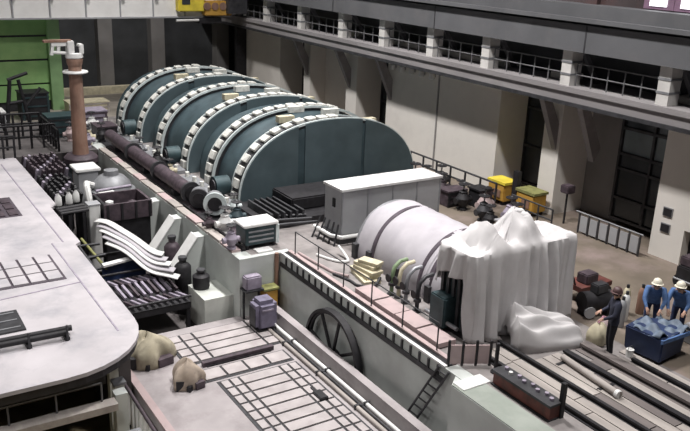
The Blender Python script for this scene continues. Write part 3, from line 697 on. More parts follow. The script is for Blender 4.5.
# ------------------------------------------------------------------ pit between platform and podium
t = thing('blade_rack', 'black rack holding rows of lilac bars beside the platform corner', 'rack', (8.1, 23.6, -2.6))
for y in (22.3, 23.6, 25.0): bxs('beam', 'steel_black', (6.7, 8.7, y, y+.14, -1.75, -1.55), t)
for x in (6.72, 8.56):
    for y in (22.32, 25.0): bxs('leg', 'steel_black', (x, x+.12, y, y+.12, -2.6, -1.75), t)
bxs('tray', 'steel_black', (6.7, 8.7, 22.3, 25.1, -1.57, -1.53), t)
for k in range(9):
    for j in range(3):
        x = 6.85+k*.215; y = 22.45+j*.9
        piece('bar', 'lilac' if (k+j) % 3 else 'plum_steel', (x, y+.35, -1.46+.05*(j % 2)), (.08, .78, .09), t, rx=.18*(1 if j % 2 else -1), rz=.12)
for y in (22.3, 25.1): rod('rail', 'steel_black', (6.65, y, -1.32), (8.7, y, -1.32), .045, t)
for j, (x, y, h, lb) in enumerate(((9.0, 23.75, .95, 'tall black canister with narrow neck behind the rack'), (9.3, 22.9, .62, 'short black canister on the pale foundation block'), (9.25, 25.4, 1.1, 'plum coloured canister next to white sheets'))):
    t = thing('canister', lb, 'canister', (x, y, -1.55 if j != 1 else -1.4), 'canisters by the rack')
    zb = -1.55 if j != 1 else -1.4
    MB().lathe([(.26,0),(.28,.05),(.28,h*.7),(.2,h*.8),(.12,h*.85),(.12,h),(.02,h)], (x,y,zb), n=16).build('body', 'plum_steel' if j == 2 else 'steel_black', t, smooth=True)
    MB().cyl((x, y, zb+h*.97), (x, y, zb+h*1.06), .15, n=14).build('cap', 'steel_dark', t)
    if j != 1: MB().cyl((x, y, -2.6), (x, y, -1.55), .22, n=12).build('stand', 'steel_black', t)
t = thing('white_board', 'white board leaning at the top of the black rack', 'board', (7.6, 25.2, -1.6)); MB().prism([(6.75,25.15),(8.35,25.5),(8.35,25.75),(6.75,25.4)], lambda u,v:(u,v,-1.05), lambda u,v:(u,v,-.98)).build('board', 'white_paint', t)
bxs('backing', 'blue_tarp', (6.8, 8.3, 25.5, 25.62, -1.7, -1.05), t); 
for x in (6.85, 8.2): bxs('leg', 'steel_black', (x, x+.08, 25.5, 25.6, -2.6, -1.7), t)
sheets = thing('sheet_stack', 'stack of long wavy white sheets spread over the pit', 'sheets', (7.9, 26, -1.2))
for k in range(5):
    def sf(u, v, k=k):
        y = 28.2 - 3.4*u - .42*k; x = 7.35 + 1.35*u - .02*k + (v-.5)*.02
        z = -.40 - .10*k + .16*math.sin(u*5.5+k*.25) + .03*math.sin(u*12+k) - .22*u
        return (x + (v-.5)*.20, y + (v-.5)*.30, z)
    MB().grid(sf, 26, 4).build('sheet', 'white_paint' if k % 2 == 0 else 'canvas_white', sheets, smooth=True, solid=.03)
for y in (25.6, 27.2):
    bxs('trestle', 'steel_black', (6.5, 8.9, y, y+.12, -1.5, -1.38), sheets)
    for x in (6.6, 8.7): bxs('trestle_leg', 'steel_black', (x, x+.1, y, y+.1, -2.6, -1.5), sheets)
t = thing('brown_frame', 'brown timber frame tangled beside the platform edge', 'frame', (6.6, 25.2, -2))
for (a, b) in (((6.25,27.6,-.5),(6.55,25.3,-1.2)), ((6.6,27.3,-.7),(6.9,25.4,-1.2)), ((6.2,26.9,-.8),(7.1,26.8,-.8)), ((6.3,26.1,-1.0),(7.1,26.1,-.95)), ((6.4,25.5,-1.2),(7.0,25.4,-1.15))): rod('bar', 'olive' if a[0] > 6.55 else 'steel_dark', a, b, .05, t)
for (x, y) in ((6.3,27.3),(6.9,25.6)): rod('leg', 'steel_dark', (x, y, -2.6), (x, y, -.6 if y > 26 else -1.15), .06, t)
# dark crate with white pieces
t = thing('dark_crate', 'dark plum crate holding white parts, standing in the pit', 'crate', (8.6, 28.6, -2.6))
bxs('base', 'steel_black', (7.75, 9.45, 28.2, 29.6, -2.6, -.45), t)
bxs('side', 'plum_steel', (7.7, 9.5, 28.1, 28.2, -.5, .15), t); bxs('side', 'plum_steel', (7.7, 9.5, 29.6, 29.7, -.5, .15), t)
bxs('end', 'steel_black', (7.7, 7.8, 28.2, 29.6, -.5, .15), t); bxs('end', 'plum_steel', (9.4, 9.5, 28.2, 29.6, -.5, .15), t)
for k in range(4): bxs('batten', 'steel_black', (7.78+k*.53, 7.86+k*.53, 28.06, 28.1, -.5, .15), t)
for k, (x, y) in enumerate(((8.0, 28.5), (8.45, 28.6), (8.2, 29.2), (9.0, 28.9))): MB().lathe([(.16,0),(.18,.05),(.15,.35),(.03,.4)], (x,y,-.42), n=12).build('white_part', 'white_paint' if k < 3 else 'plum_steel', t, smooth=True)
rod('ring', 'lilac', (7.9, 29.9, .18), (9.3, 29.95, .22), .06, t)
# pale pillar-block next to the crate
t = thing('white_block', 'upright white box left of the dark crate', 'box', (7.4, 28.6, -2.6)); bxs('body', 'white_paint', (7.2, 7.62, 28.35, 28.8, -2.6, .12), t, bevel=.02); bxs('lid', 'enclosure', (7.18, 7.64, 28.33, 28.82, .12, .17), t)
# grey shrouded pump
t = thing('pump_housing', 'grey domed pump housing with white top behind the dark crate', 'pump', (8.8, 31.3, -2.6))
MB().lathe([(.8,0),(.8,2.3),(.92,2.32),(.92,2.42),(.8,2.46),(.74,2.7),(.5,2.95),(.3,3.0),(.28,3.2),(.02,3.22)], (8.9,31.2,-2.6), n=28).build('shell', 'steel_grey', t, smooth=True)
bxs('white_cover', 'white_paint', (7.75, 8.75, 32.1, 33.2, .35, .47), t, bevel=.02); bxs('cover_body', 'enclosure', (7.85, 8.65, 32.2, 33.1, -2.6, .35), t)
MB().tube([(8.2, 31.2, .0), (7.85, 31.0, .2), (7.75, 30.6, .15), (7.75, 30.2, -.4), (7.75, 30.2, -2.6)], .13).build('pipe', 'white_paint', t, smooth=True)
bxs('bracket', 'white_paint', (8.1, 8.7, 30.2, 30.4, -.2, .0), t)
# dark racks of parts on the platform side of the pit
def rack(label, x0, x1, y0, y1, nx, ny, z, m1, m2, group, h=.5):
    t = thing('parts_rack', label, 'rack', ((x0+x1)/2, (y0+y1)/2, -2.6), group)
    bxs('tray', 'steel_black', (x0, x1, y0, y1, z-.1, z), t)
    for (x, y) in ((x0, y0), (x1-.12, y0), (x0, y1-.12), (x1-.12, y1-.12)): bxs('leg', 'steel_black', (x, x+.12, y, y+.12, -2.6, z-.1), t)
    for i in range(nx):
        for j in range(ny):
            x = x0+.12+(x1-x0-.24)*i/max(1, nx-1); y = y0+.2+(y1-y0-.4)*j/max(1, ny-1)
            piece('blade', m1 if (i*3+j*2) % 5 else m2, (x, y, z+h/2), (.09, .14, h*random.uniform(.75, 1.1)), t, rx=.35, rz=.3)
    return t
rack('dark rack of close-set blades beside the platform edge', 6.35, 7.5, 30.0, 33.4, 5, 8, -.35, 'steel_black', 'lilac', 'dark racks of blades')
rack('dark rack of blades with lilac pieces in front of the rusty pipe', 6.45, 7.9, 33.7, 36.8, 6, 7, -.3, 'plum_steel', 'lilac', 'dark racks of blades')
t = thing('black_bundle', 'bundle of black rails lying across the platform step', 'bundle', (6.5, 27.8, -1.4))
for k in range(5): rod('rail', 'steel_black', (6.15, 28.1+.16*k, .05+.03*(k % 2)), (7.15, 28.2+.16*k, .05+.03*(k % 2)), .06, t)
for x in (6.4, 6.9): bxs('post', 'steel_black', (x, x+.1, 28.1, 28.9, -2.6, -.02), t)
for j, (x, y, lb) in enumerate(((6.35, 29.3, 'white bottle shaped part by the black rails'), (6.75, 29.35, 'second white bottle shaped part, right of the first'), (7.05, 29.5, 'third white bottle shaped part, next to the pump'))):
    t = thing('white_part', lb, 'part', (x, y, -.02), 'white parts by the rails'); MB().lathe([(.12,0),(.13,.04),(.12,.3),(.05,.42),(.05,.5),(.01,.5)], (x,y,0), n=12).build('body', 'white_paint', t, smooth=True); MB().cyl((x,y,.48),(x,y,.54),.06,n=10).build('cap','steel_dark',t); MB().cyl((x,y,-2.6),(x,y,0),.08,n=10).build('stand','steel_black',t)
# rusty column with white spout head
px, py = 8.95, 36.0
t = thing('rusty_column', 'tall rusty pipe column with white flange and white spout head', 'pipe column', (px, py, -2.6))
MB().lathe([(.42,0),(.42,2.6),(.36,2.75),(.33,3.2),(.30,5.0),(.28,6.3),(.28,7.25)], (px,py,-2.6), n=22).build('pipe', 'rust', t, smooth=True)
MB().lathe([(.28,0),(.53,.02),(.55,.06),(.53,.10),(.28,.12)], (px,py,3.78), n=26).build('flange', 'white_paint', t, smooth=True)
MB().lathe([(.29,0),(.33,.1),(.36,.3),(.30,.42)], (px,py,4.1), n=20).build('collar', 'rust', t, smooth=True)
MB().lathe([(.30,0),(.38,.08),(.36,.25),(.3,.28)], (px,py,4.4), n=20).build('bracket', 'white_paint', t, smooth=True)
hd = bxs('spout_head', 'white_paint', (px-.30, px-.02, py-.24, py+.24, 4.62, 5.2), t, bevel=.03); bxs('side_plate', 'white_paint', (px+.18, px+.38, py-.24, py+.24, 4.62, 5.05), t, bevel=.03); bxs('core', 'steel_black', (px-.02, px+.18, py-.2, py+.2, 4.62, 4.95), t)
bxs('arm', 'rust', (px-1.25, px-.1, py-.14, py+.14, 5.14, 5.24), t); bxs('arm', 'white_paint', (px-.95, px-.3, py-.12, py+.12, 4.98, 5.14), t)
for k, (x, z0) in enumerate(((-.92, 4.62), (-.66, 4.66))): piece('hanger', 'white_paint', (px+x, py, (z0+5.0)/2), (.12, .2, 5.05-z0), t, ry=.18)
rod('brace', 'white_paint', (px-.9, py-.05, 4.72), (px-.25, py-.05, 4.66), .07, t)
MB().lathe([(.75,0),(.75,.2),(.6,.35),(.5,.36)], (px,py,-.2), n=22).build('base_ring', 'plum_steel', t, smooth=True)

# ------------------------------------------------------------------ far left clutter
railing('far_railing', 'black railing across the far aisle left of the rusty column', [(5.2, 38.5, 0), (8.4, 38.3, 0)], 1.1, 'steel_black', step=.5, rails=(1, .5), r=.05)
railing('far_railing', 'black railing behind the blade racks at the left edge', [(4.0, 37.1, 0), (6.3, 36.9, 0)], 1.0, 'steel_black', step=.45, rails=(1, .5), r=.045)
railing('far_railing', 'black railing in the far aisle in front of the white crate', [(4.2, 40.9, 0), (8.2, 40.6, 0)], 1.2, 'steel_black', step=.4, rails=(1, .6, .3), r=.05)
railing('far_railing', 'black railing beside the rusty column across the aisle', [(8.3, 37.3, 0), (8.3, 41.0, 0)], 1.0, 'steel_black', step=.5, rails=(1, .5), r=.05)
def crate(label, x0, x1, y0, y1, z0, z1, m1, m2, group=None, top=None):
    t = thing('crate', label, 'crate', ((x0+x1)/2, (y0+y1)/2, z0), group)
    bxs('body', m1, (x0, x1, y0, y1, z0, z1), t, bevel=.02)
    for q in (.12, .5, .84): bxs('batten', m2, (x0-.03, x1+.03, y0-.03, y0, z0+(z1-z0)*q, z0+(z1-z0)*q+.08), t)
    for q in (0, 1): bxs('corner', m2, (x0+(x1-x0-.1)*q, x0+(x1-x0-.1)*q+.1, y0-.04, y0, z0, z1), t)
    bxs('lid', top or m1, (x0-.04, x1+.04, y0-.04, y1+.04, z1, z1+.06), t)
fg = 'crates at the far left'
crate('white crate by the green partition', 4.5, 7.0, 42.6, 43.8, 0, .9, 'white_paint', 'enclosure', fg)
crate('dark blue crate in front of the green partition', 5.2, 6.9, 45.4, 46.6, 0, 1.5, 'blue_tarp', 'steel_black', fg)
crate('black crate with frame near the green pillar', 8.2, 9.6, 44.6, 45.9, 0, 1.4, 'steel_black', 'teal_dark', fg)
crate('dark green crate left of the rusty column', 8.5, 9.9, 40.0, 41.2, 0, 1.0, 'teal_dark', 'steel_black', fg)
crate('grey crate between rusty column and far casing', 10.6, 12.0, 42.2, 43.4, 0, .7, 'lilac', 'plum_steel', fg)
crate('pale crate on the far floor right of the rusty column', 10.8, 13.0, 45.2, 46.4, 0, .6, 'cream', 'plank', fg)
crate('plum crate lying beside the far casing', 10.6, 11.55, 39.0, 40.2, 0, .55, 'plum_steel', 'steel_black', fg)
crate('olive crate at the left edge beyond the platform', 3.4, 4.6, 39.6, 40.8, 0, 1.1, 'olive', 'steel_black', fg)
crate('purple crate at the left edge of the platform', 4.2, 5.2, 37.9, 38.3, 0, .7, 'purple_grey', 'blue_tarp', fg)
t = thing('lifting_frame', 'black angular lifting frame standing before the green partition', 'frame', (7.6, 43.6, 0))
for (a, b) in (((7.2,43.4,0),(7.5,43.4,2.4)), ((8.3,43.4,0),(7.9,43.4,2.4)), ((7.3,44.2,0),(7.6,44.0,2.4)), ((7.3,43.4,1.2),(8.1,43.4,1.3)), ((7.4,43.5,2.4),(8.4,43.6,2.7)), ((8.2,43.5,1.0),(9.0,43.6,1.9))): rod('bar', 'steel_black', a, b, .09, t)
t = thing('lifting_frame', 'dark blue lifting hook block hanging frame at left edge', 'frame', (6.0, 41.6, 0))
for (a, b) in (((5.4,41.6,0),(5.8,41.6,1.7)), ((6.8,41.6,0),(6.4,41.6,1.7)), ((5.6,41.6,1.7),(6.6,41.6,1.7)), ((5.4,41.6,.8),(6.7,41.6,.7))): rod('bar', 'steel_black', a, b, .09, t)
for j, (x, y, m_, lb) in enumerate(((9.9, 38.2, 'cream', 'cream valve on the aisle right of the rusty column'), (10.6, 38.4, 'steel_black', 'black valve between rusty column and far casing'), (9.7, 37.6, 'lilac', 'lilac valve at the base of the rusty column'), (9.3, 39.2, 'pink_slab', 'pinkish valve behind the rusty column'), (10.9, 41.2, 'white_paint', 'white valve near the grey crate'))):
    valve(lb, x, y, 0, m_, 'valves behind the rusty column', 1.15)

# ------------------------------------------------------------------ bridge crane
t = thing('bridge_crane', 'white bridge crane girder across the hall with yellow trolley', 'crane', (8, 47, 4.9))
bxs('girder', 'girder_white', (-6, 20.2, 45.6, 46.2, 5.0, 6.3), t); bxs('bottom_flange', 'enclosure', (-6, 20.2, 45.45, 46.35, 4.92, 5.0), t); bxs('top_flange', 'steel_grey', (-6, 20.2, 45.4, 46.4, 6.3, 6.38), t)
for k in range(14): bxs('stiffener', 'enclosure', (-5+k*1.9, -4.93+k*1.9, 45.53, 45.6, 5.0, 6.3), t)
for k in range(9): bxs('lamp_box', 'steel_black', (4.6+k*1.9, 4.8+k*1.9, 45.35, 45.5, 6.1, 6.3), t)
tr = bxs('trolley', 'yellow_crane', (17.3, 18.9, 45.1, 46.6, 5.3, 6.5), t, bevel=.05); bxs('trolley_frame', 'yellow', (18.9, 20.6, 45.0, 46.6, 5.05, 5.9), t, bevel=.05)
bxs('cab_window', 'glass_dark', (17.5, 18.0, 45.08, 45.1, 5.7, 6.2), tr)
for k in range(3): MB().cyl((19.0+k*.5, 44.95, 5.6), (19.0+k*.5, 45.05, 5.6), .22, n=14).build('wheel', 'rust', t, smooth=True)
bxs('end_carriage', 'steel_dark', (20.2, 21.4, 44.6, 47.0, 5.2, 6.0), t); bxs('underslung_motor', 'steel_black', (18.6, 20.0, 45.2, 46.0, 4.6, 4.92), t)
rod('conductor', 'white_paint', (17.2, 45.3, 4.78), (19.0, 45.3, 4.8), .07, t)

t.location.z += .28

# ------------------------------------------------------------------ right aisle
# rails and planks in the floor at the lower right
def rail(label, x, y0, y1, m_='steel_black', w_=.09, h=.13, sub='rail'):
    t = thing('floor_rail', label, 'rail', (x, (y0+y1)/2, 0), 'floor rails at the lower right')
    bxs('head', m_, (x-w_/2, x+w_/2, y0, y1, h*.6, h), t); bxs('web', m_, (x-w_*.2, x+w_*.2, y0, y1, .03, h*.6), t); bxs('foot', m_, (x-w_, x+w_, y0, y1, 0, .03), t)
rail('black floor rail next to the red beam', 12.62, 3, 13.3)
rail('second black floor rail from the red beam', 13.42, 3, 13.2)
rail('black floor rail below the crumpled tarpaulin', 14.55, 3, 12.0, w_=.16)
rail('wide grey floor beam left of the standing worker', 15.22, 3, 12.0, 'plank_dark', .28, .18)
rail('outermost dark floor rail beside the blue bin', 15.75, 3, 10.9, w_=.10)
t = thing('pale_pipe', 'pale round pipe lying between the floor rails', 'pipe', (14.15, 11, 0)); rod('pipe', 'plank', (14.2, 11.75, .13), (14.0, 9.85, .13), .085, t); MB().cyl((14.01, 9.95, .13), (14.0, 9.85, .13), .1, n=14).build('collar', 'white_paint', t)
for y in (10.3, 11.6): bxs('chock', 'steel_black', (13.9, 14.4, y, y+.1, 0, .05), t)
fl = thing('floor_planks', 'light worn planks laid between the floor rails', 'planks', (14, 9, 0))
for (x0, x1) in ((12.74, 13.02), (13.05, 13.32), (13.54, 13.83), (13.86, 14.14), (14.17, 14.42), (14.72, 14.98), (15.42, 15.66), (15.86, 16.12)):
    y = 3 + random.random()
    while y < 13.0:
        L_ = random.uniform(1.4, 2.6); y1 = min(y+L_, 13.05 if x1 < 13.4 else (12.1 if x1 < 14.6 else 11.4))
        if y1-y > .3: piece('plank', 'plank' if random.random() < .8 else 'plank_dark', ((x0+x1)/2, (y+y1)/2, .02), (x1-x0, y1-y-.03, .04), fl)
        y += L_
t = thing('red_beam', 'rust red box beam with dark top lying on the podium corner', 'beam', (12.1, 10.9, 0))
bxs('web', 'rust_red', (11.93, 12.25, 10.0, 11.78, .04, .34), t); bxs('top_flange', 'steel_dark', (11.88, 12.30, 9.98, 11.8, .34, .40), t); bxs('bottom_flange', 'steel_black', (11.88, 12.30, 9.98, 11.8, 0, .04), t)
for k in range(8): MB().cyl((12.1+.07*(k % 2), 10.15+k*.21, .40), (12.1+.07*(k % 2), 10.15+k*.21, .46), .05, n=8).build('bolt', 'lilac' if k != 6 else 'white_paint', t)
bxs('end_post', 'steel_black', (12.22, 12.32, 9.95, 10.05, 0, .85), t)
tag(MB().cyl((12.35, 12.15, 0), (12.35, 12.15, .78), .05, n=10).cyl((12.35, 12.15, 0), (12.35, 12.15, .04), .12, n=12).build('stake', 'steel_black', None), 'short black stake standing behind the red beam', 'post')
# balustrade at the wall
t = thing('wall_balustrade', 'low balustrade of pale panels in front of the glazed wall opening', 'balustrade', (22.0, 17, 0))
for k in range(7):
    y = 15.7+k*.44; rod('post', 'steel_dark', (22, y, 0), (22, y, .78), .035, t)
    if k < 6: bxs('panel', 'enclosure', (21.99, 22.03, y+.06, y+.38, .08, .66), t)
rod('rail', 'steel_grey', (22, 15.6, .78), (22, 18.5, .78), .03, t)
railing('aisle_railing', 'dark railing along the wall behind the wrapped cylinder', [(21.3, 22.0, 0), (21.3, 27.6, 0)], .95, 'steel_dark', step=.9, rails=(1, .55), r=.04)
railing('aisle_railing', 'short dark railing between the yellow machines and tarpaulin', [(21.2, 18.9, 0), (21.2, 21.0, 0)], .8, 'steel_dark', step=.7, rails=(1, .5), r=.03)
for j, (y, lb) in enumerate(((22.0, 'yellow machine by the wall farther from the tarpaulin'), (20.4, 'yellow machine by the wall just behind the tarpaulin peak'))):
    t = thing('yellow_machine', lb, 'machine', (22.0, y, 0), 'yellow machines by the wall')
    bxs('body', 'yellow', (21.65, 22.35, y-.1, y+.85, .15, .85), t, bevel=.04); bxs('cover', 'yellow_crane' if j == 0 else 'olive', (21.62, 22.38, y-.13, y+.88, .85, .95), t)
    for yy in (y, y+.65): bxs('foot', 'steel_black', (21.7, 22.3, yy, yy+.1, 0, .15), t)
    bxs('vent', 'rust', (21.62, 21.65, y+.1, y+.5, .3, .6), t)
t = thing('wall_post', 'dark upright post between the yellow machines', 'post', (21.9, 21.55, 0)); bxs('post', 'steel_black', (21.8, 22.0, 21.4, 21.65, 0, 1.5), t); bxs('foot', 'steel_dark', (21.7, 22.1, 21.3, 21.75, 0, .06), t)
t = thing('wall_fire_box', 'small dark red box on a stand against the wall pier', 'box', (22.2, 19.2, 0)); rod('stand', 'steel_black', (22.3, 19.3, 0), (22.3, 19.3, 1.2), .04, t); bxs('box', 'plum_steel', (22.1, 22.5, 19.1, 19.5, 1.2, 1.5), t, bevel=.03)
for k in range(2):
    o = thing('wall_sign', 'dark square marker on the wall pier, %s one' % ('upper' if k else 'lower'), 'sign', (22.58, 15.2, .9+.6*k), 'markers on the wall pier')
    bxs('plate', 'steel_black', (22.55, 22.6, 15.1, 15.4, .95+.55*k, 1.2+.55*k), o); bxs('rim', 'steel_grey', (22.57, 22.6, 15.07, 15.43, .92+.55*k, 1.23+.55*k), o)
# insulator row below the ledge
for k in range(5):
    y = 27.9+k*.75; t = thing('bulkhead_lamp', ('rightmost', 'second from the right', 'middle', 'second from the left', 'leftmost')[k] + ' small white lamp of the row under the gallery ledge', 'lamp', (22.5, y, 4.2), 'white lamps under the ledge')
    bxs('bracket', 'steel_grey', (22.5, 22.6, y-.06, y+.06, 4.15, 4.35), t); MB().lathe([(.10,0),(.14,.05),(.12,.25),(.04,.3)], (22.42, y, 4.05), n=12).build('globe', 'white_paint', t, smooth=True)
# machines along the aisle behind the cylinder
ag = 'small equipment along the aisle'
al = [(19.9, 25.4, 'cream', 'cream valve at the far end of aisle, near the casing'), (20.7, 25.6, 'steel_black', 'black valve in the aisle behind the grey enclosure'), (20.9, 24.9, 'steel_dark', 'dark grey valve in the aisle behind the grey enclosure'), (20.2, 24.0, 'plum_steel', 'plum valve right of the grey enclosure'), (20.6, 23.3, 'enclosure', 'grey valve right of the grey enclosure'),
      (19.9, 22.3, 'steel_black', 'black valve above the wrapped cylinder'), (20.3, 21.5, 'pink_slab', 'pinkish valve above the wrapped cylinder'), (19.7, 20.9, 'steel_dark', 'dark valve just above the strap of the wrapped cylinder'), (20.4, 20.2, 'lilac', 'lilac valve left of the tarpaulin peaks'), (20.0, 19.5, 'white_paint', 'white valve touching the outline of the tarpaulin peak'), (19.4, 20.2, 'steel_black', 'black valve between cylinder and tarpaulin')]
for (x, y, m_, lb) in al: valve(lb, x, y, 0, m_, ag, random.uniform(1.0, 1.35))
crate('dark crate at the right end of the grey enclosure', 19.5, 20.4, 22.7, 23.3, 0, .6, 'plum_steel', 'steel_black', 'aisle crates')
crate('grey crate in the aisle beyond the wrapped cylinder', 19.1, 19.9, 18.9, 19.6, 0, .5, 'enclosure', 'steel_dark', 'aisle crates')
crate('black crate in the aisle against the dark railing', 20.5, 21.1, 22.0, 22.7, 0, .7, 'steel_black', 'plum_steel', 'aisle crates')
# equipment near the standing worker
t = thing('red_trolley', 'red brown trolley behind the standing worker', 'trolley', (17.9, 14.3, 0))
bxs('bed', 'rust_red', (17.2, 18.5, 13.9, 14.6, .35, .5), t); 
for (x, y) in ((17.35, 13.95), (18.35, 13.95), (17.35, 14.55), (18.35, 14.55)): MB().cyl((x, y-.04, .18), (x, y+.04, .18), .18, n=14).build('wheel', 'steel_black', t, smooth=True); bxs('fork', 'steel_dark', (x-.04, x+.04, y-.02, y+.02, .18, .36), t)
rod('handle', 'steel_black', (17.25, 14.2, .5), (16.95, 14.2, 1.1), .03, t); bxs('load', 'plum_steel', (17.5, 18.0, 14.0, 14.4, .5, .8), t, bevel=.03)
t = thing('black_compressor', 'black compressor behind the crumpled tarpaulin', 'compressor', (16.6, 13.2, 0))
MB().cyl((16.65, 13.4, .42), (17.55, 13.15, .42), .28, n=18).build('tank', 'steel_black', t, smooth=True); bxs('motor', 'steel_dark', (16.9, 17.35, 13.1, 13.4, .68, .95), t, bevel=.03)
for (x, y) in ((16.8, 13.35), (17.4, 13.2)): bxs('foot', 'steel_black', (x-.1, x+.1, y-.2, y+.2, 0, .2), t)
MB().cyl((16.7, 13.12, .2), (16.68, 13.07, .2), .17, n=14).build('wheel', 'enclosure', t)
def softsack(label, x, y, rx, ry, h, m_, group, seed):
    rnd = random.Random(seed); ph = [rnd.uniform(0, 6) for _ in range(4)]
    t = thing('soft_sack', label, 'sack', (x, y, 0), group)
    def fn(u, v):
        a = 2*PI*u; r_ = (math.cos(PI/2*max(0, v-.25)/.75)**.6 if v > .25 else .9+.1*v/.25)
        r_ = max(.02, r_)*(1+.07*math.sin(3*a+ph[0])+.05*math.sin(6*a+ph[1]+4*v)); return (x+rx*r_*math.cos(a), y+ry*r_*math.sin(a), .005+h*v*(1+.06*math.sin(2*a+ph[2])))
    MB().grid(fn, 36, 14, closed=True).build('bag', m_, t, smooth=True, solid=.01)
    MB().tube([(x-.05,y,h*.97),(x,y+.02,h*1.06),(x+.07,y,h*1.0)], .035).build('tie', 'pink_rag', t, smooth=True)
softsack('cream sack with a pink rag at the feet of the standing worker', 15.80, 12.05, .28, .26, .58, 'cream', 'sacks at the lower right', 4)
softsack('pinkish sack beside the cream one under the tarpaulin tail', 16.32, 12.35, .22, .22, .45, 'pink_slab', 'sacks at the lower right', 6)
softsack('pale sack right of the blue bin at the picture edge', 17.8, 9.65, .33, .3, .45, 'blue_pale', 'sacks at the lower right', 8)
t = thing('blue_bin', 'large dark blue bin covered with pale cloth beside two workers', 'bin', (16.5, 10.95, 0))
MB().prism([(16.02,11.45),(16.12,10.38),(17.2,10.5),(17.35,11.1),(16.8,11.6)], lambda u,v:(16.65+(u-16.65)*.93,10.95+(v-10.95)*.93,.08), lambda u,v:(u,v,.72)).build('tub', 'blue_tarp', t, bevel=.03)
def cl(u, v): 
    x = 16.1+1.15*u; y = 10.5+.95*v - .1*u; return (x, y, .74+.09*math.sin(u*9+v*4)*math.sin(v*7+1)+.06*math.sin(u*17-v*8))
MB().grid(cl, 26, 22).build('cloth', 'blue_pale', t, smooth=True, solid=.015)
for (x, y) in ((16.2, 11.3), (16.25, 10.55), (17.05, 10.65), (16.9, 11.4)): MB().cyl((x, y, 0), (x, y, .1), .06, n=10).build('caster', 'steel_black', t)
bxs('rim', 'jacket_blue', (16.1, 17.2, 10.39, 10.44, .62, .72), t)
t = thing('paint_can', 'small pale can on the floor beside the blue bin', 'can', (15.9, 11.1, 0)); MB().lathe([(.09,0),(.09,.2),(.1,.21),(.02,.22)], (15.92,11.12,0), n=14).build('can', 'white_paint', t, smooth=True); MB().tube([(15.83,11.12,.2),(15.86,11.12,.3),(15.98,11.12,.3),(16.01,11.12,.2)], .008).build('handle', 'steel_dark', t)
crate('black toolbox at the right edge by two workers', 17.7, 18.2, 10.1, 10.5, 0, .45, 'steel_black', 'plum_steel', 'right edge boxes')
crate('grey toolbox behind the black one at the right edge', 17.9, 18.4, 10.7, 11.1, 0, .35, 'enclosure', 'steel_dark', 'right edge boxes')
for j, (x, y, m_, lb) in enumerate(((17.5, 12.6, 'white_paint', 'white gas bottle right of the standing worker'), (17.9, 12.9, 'cream', 'cream gas bottle beside the white one'), (18.3, 12.7, 'rust', 'rusty gas bottle behind the blue bin'), (17.1, 12.4, 'enclosure', 'grey gas bottle nearest the standing worker'))):
    t = thing('gas_bottle', lb, 'gas bottle', (x, y, 0), 'gas bottles by the worker'); MB().lathe([(.10,0),(.11,.03),(.11,.62),(.08,.75),(.03,.8)], (x,y,0), n=14).build('cylinder', m_, t, smooth=True); MB().cyl((x,y,.79),(x,y,.88),.045,n=10).build('valve_cap', 'steel_dark', t)
t = thing('dark_cart', 'dark machine with pale hoop at the right edge by the wall', 'cart', (21.3, 13.2, 0))
bxs('body', 'steel_black', (20.9, 21.8, 12.6, 13.5, .25, .7), t, bevel=.04); bxs('hood', 'plum_steel', (21.0, 21.7, 12.9, 13.5, .7, 1.0), t, bevel=.04)
for (x, y) in ((21.0, 12.65), (21.7, 12.65), (21.0, 13.4), (21.7, 13.4)): MB().cyl((x-.04, y, .2), (x+.04, y, .2), .2, n=14).build('wheel', 'steel_black', t, smooth=True)
rod('hoop', 'enclosure', (20.85, 12.6, .3), (20.85, 13.5, .3), .03, t)

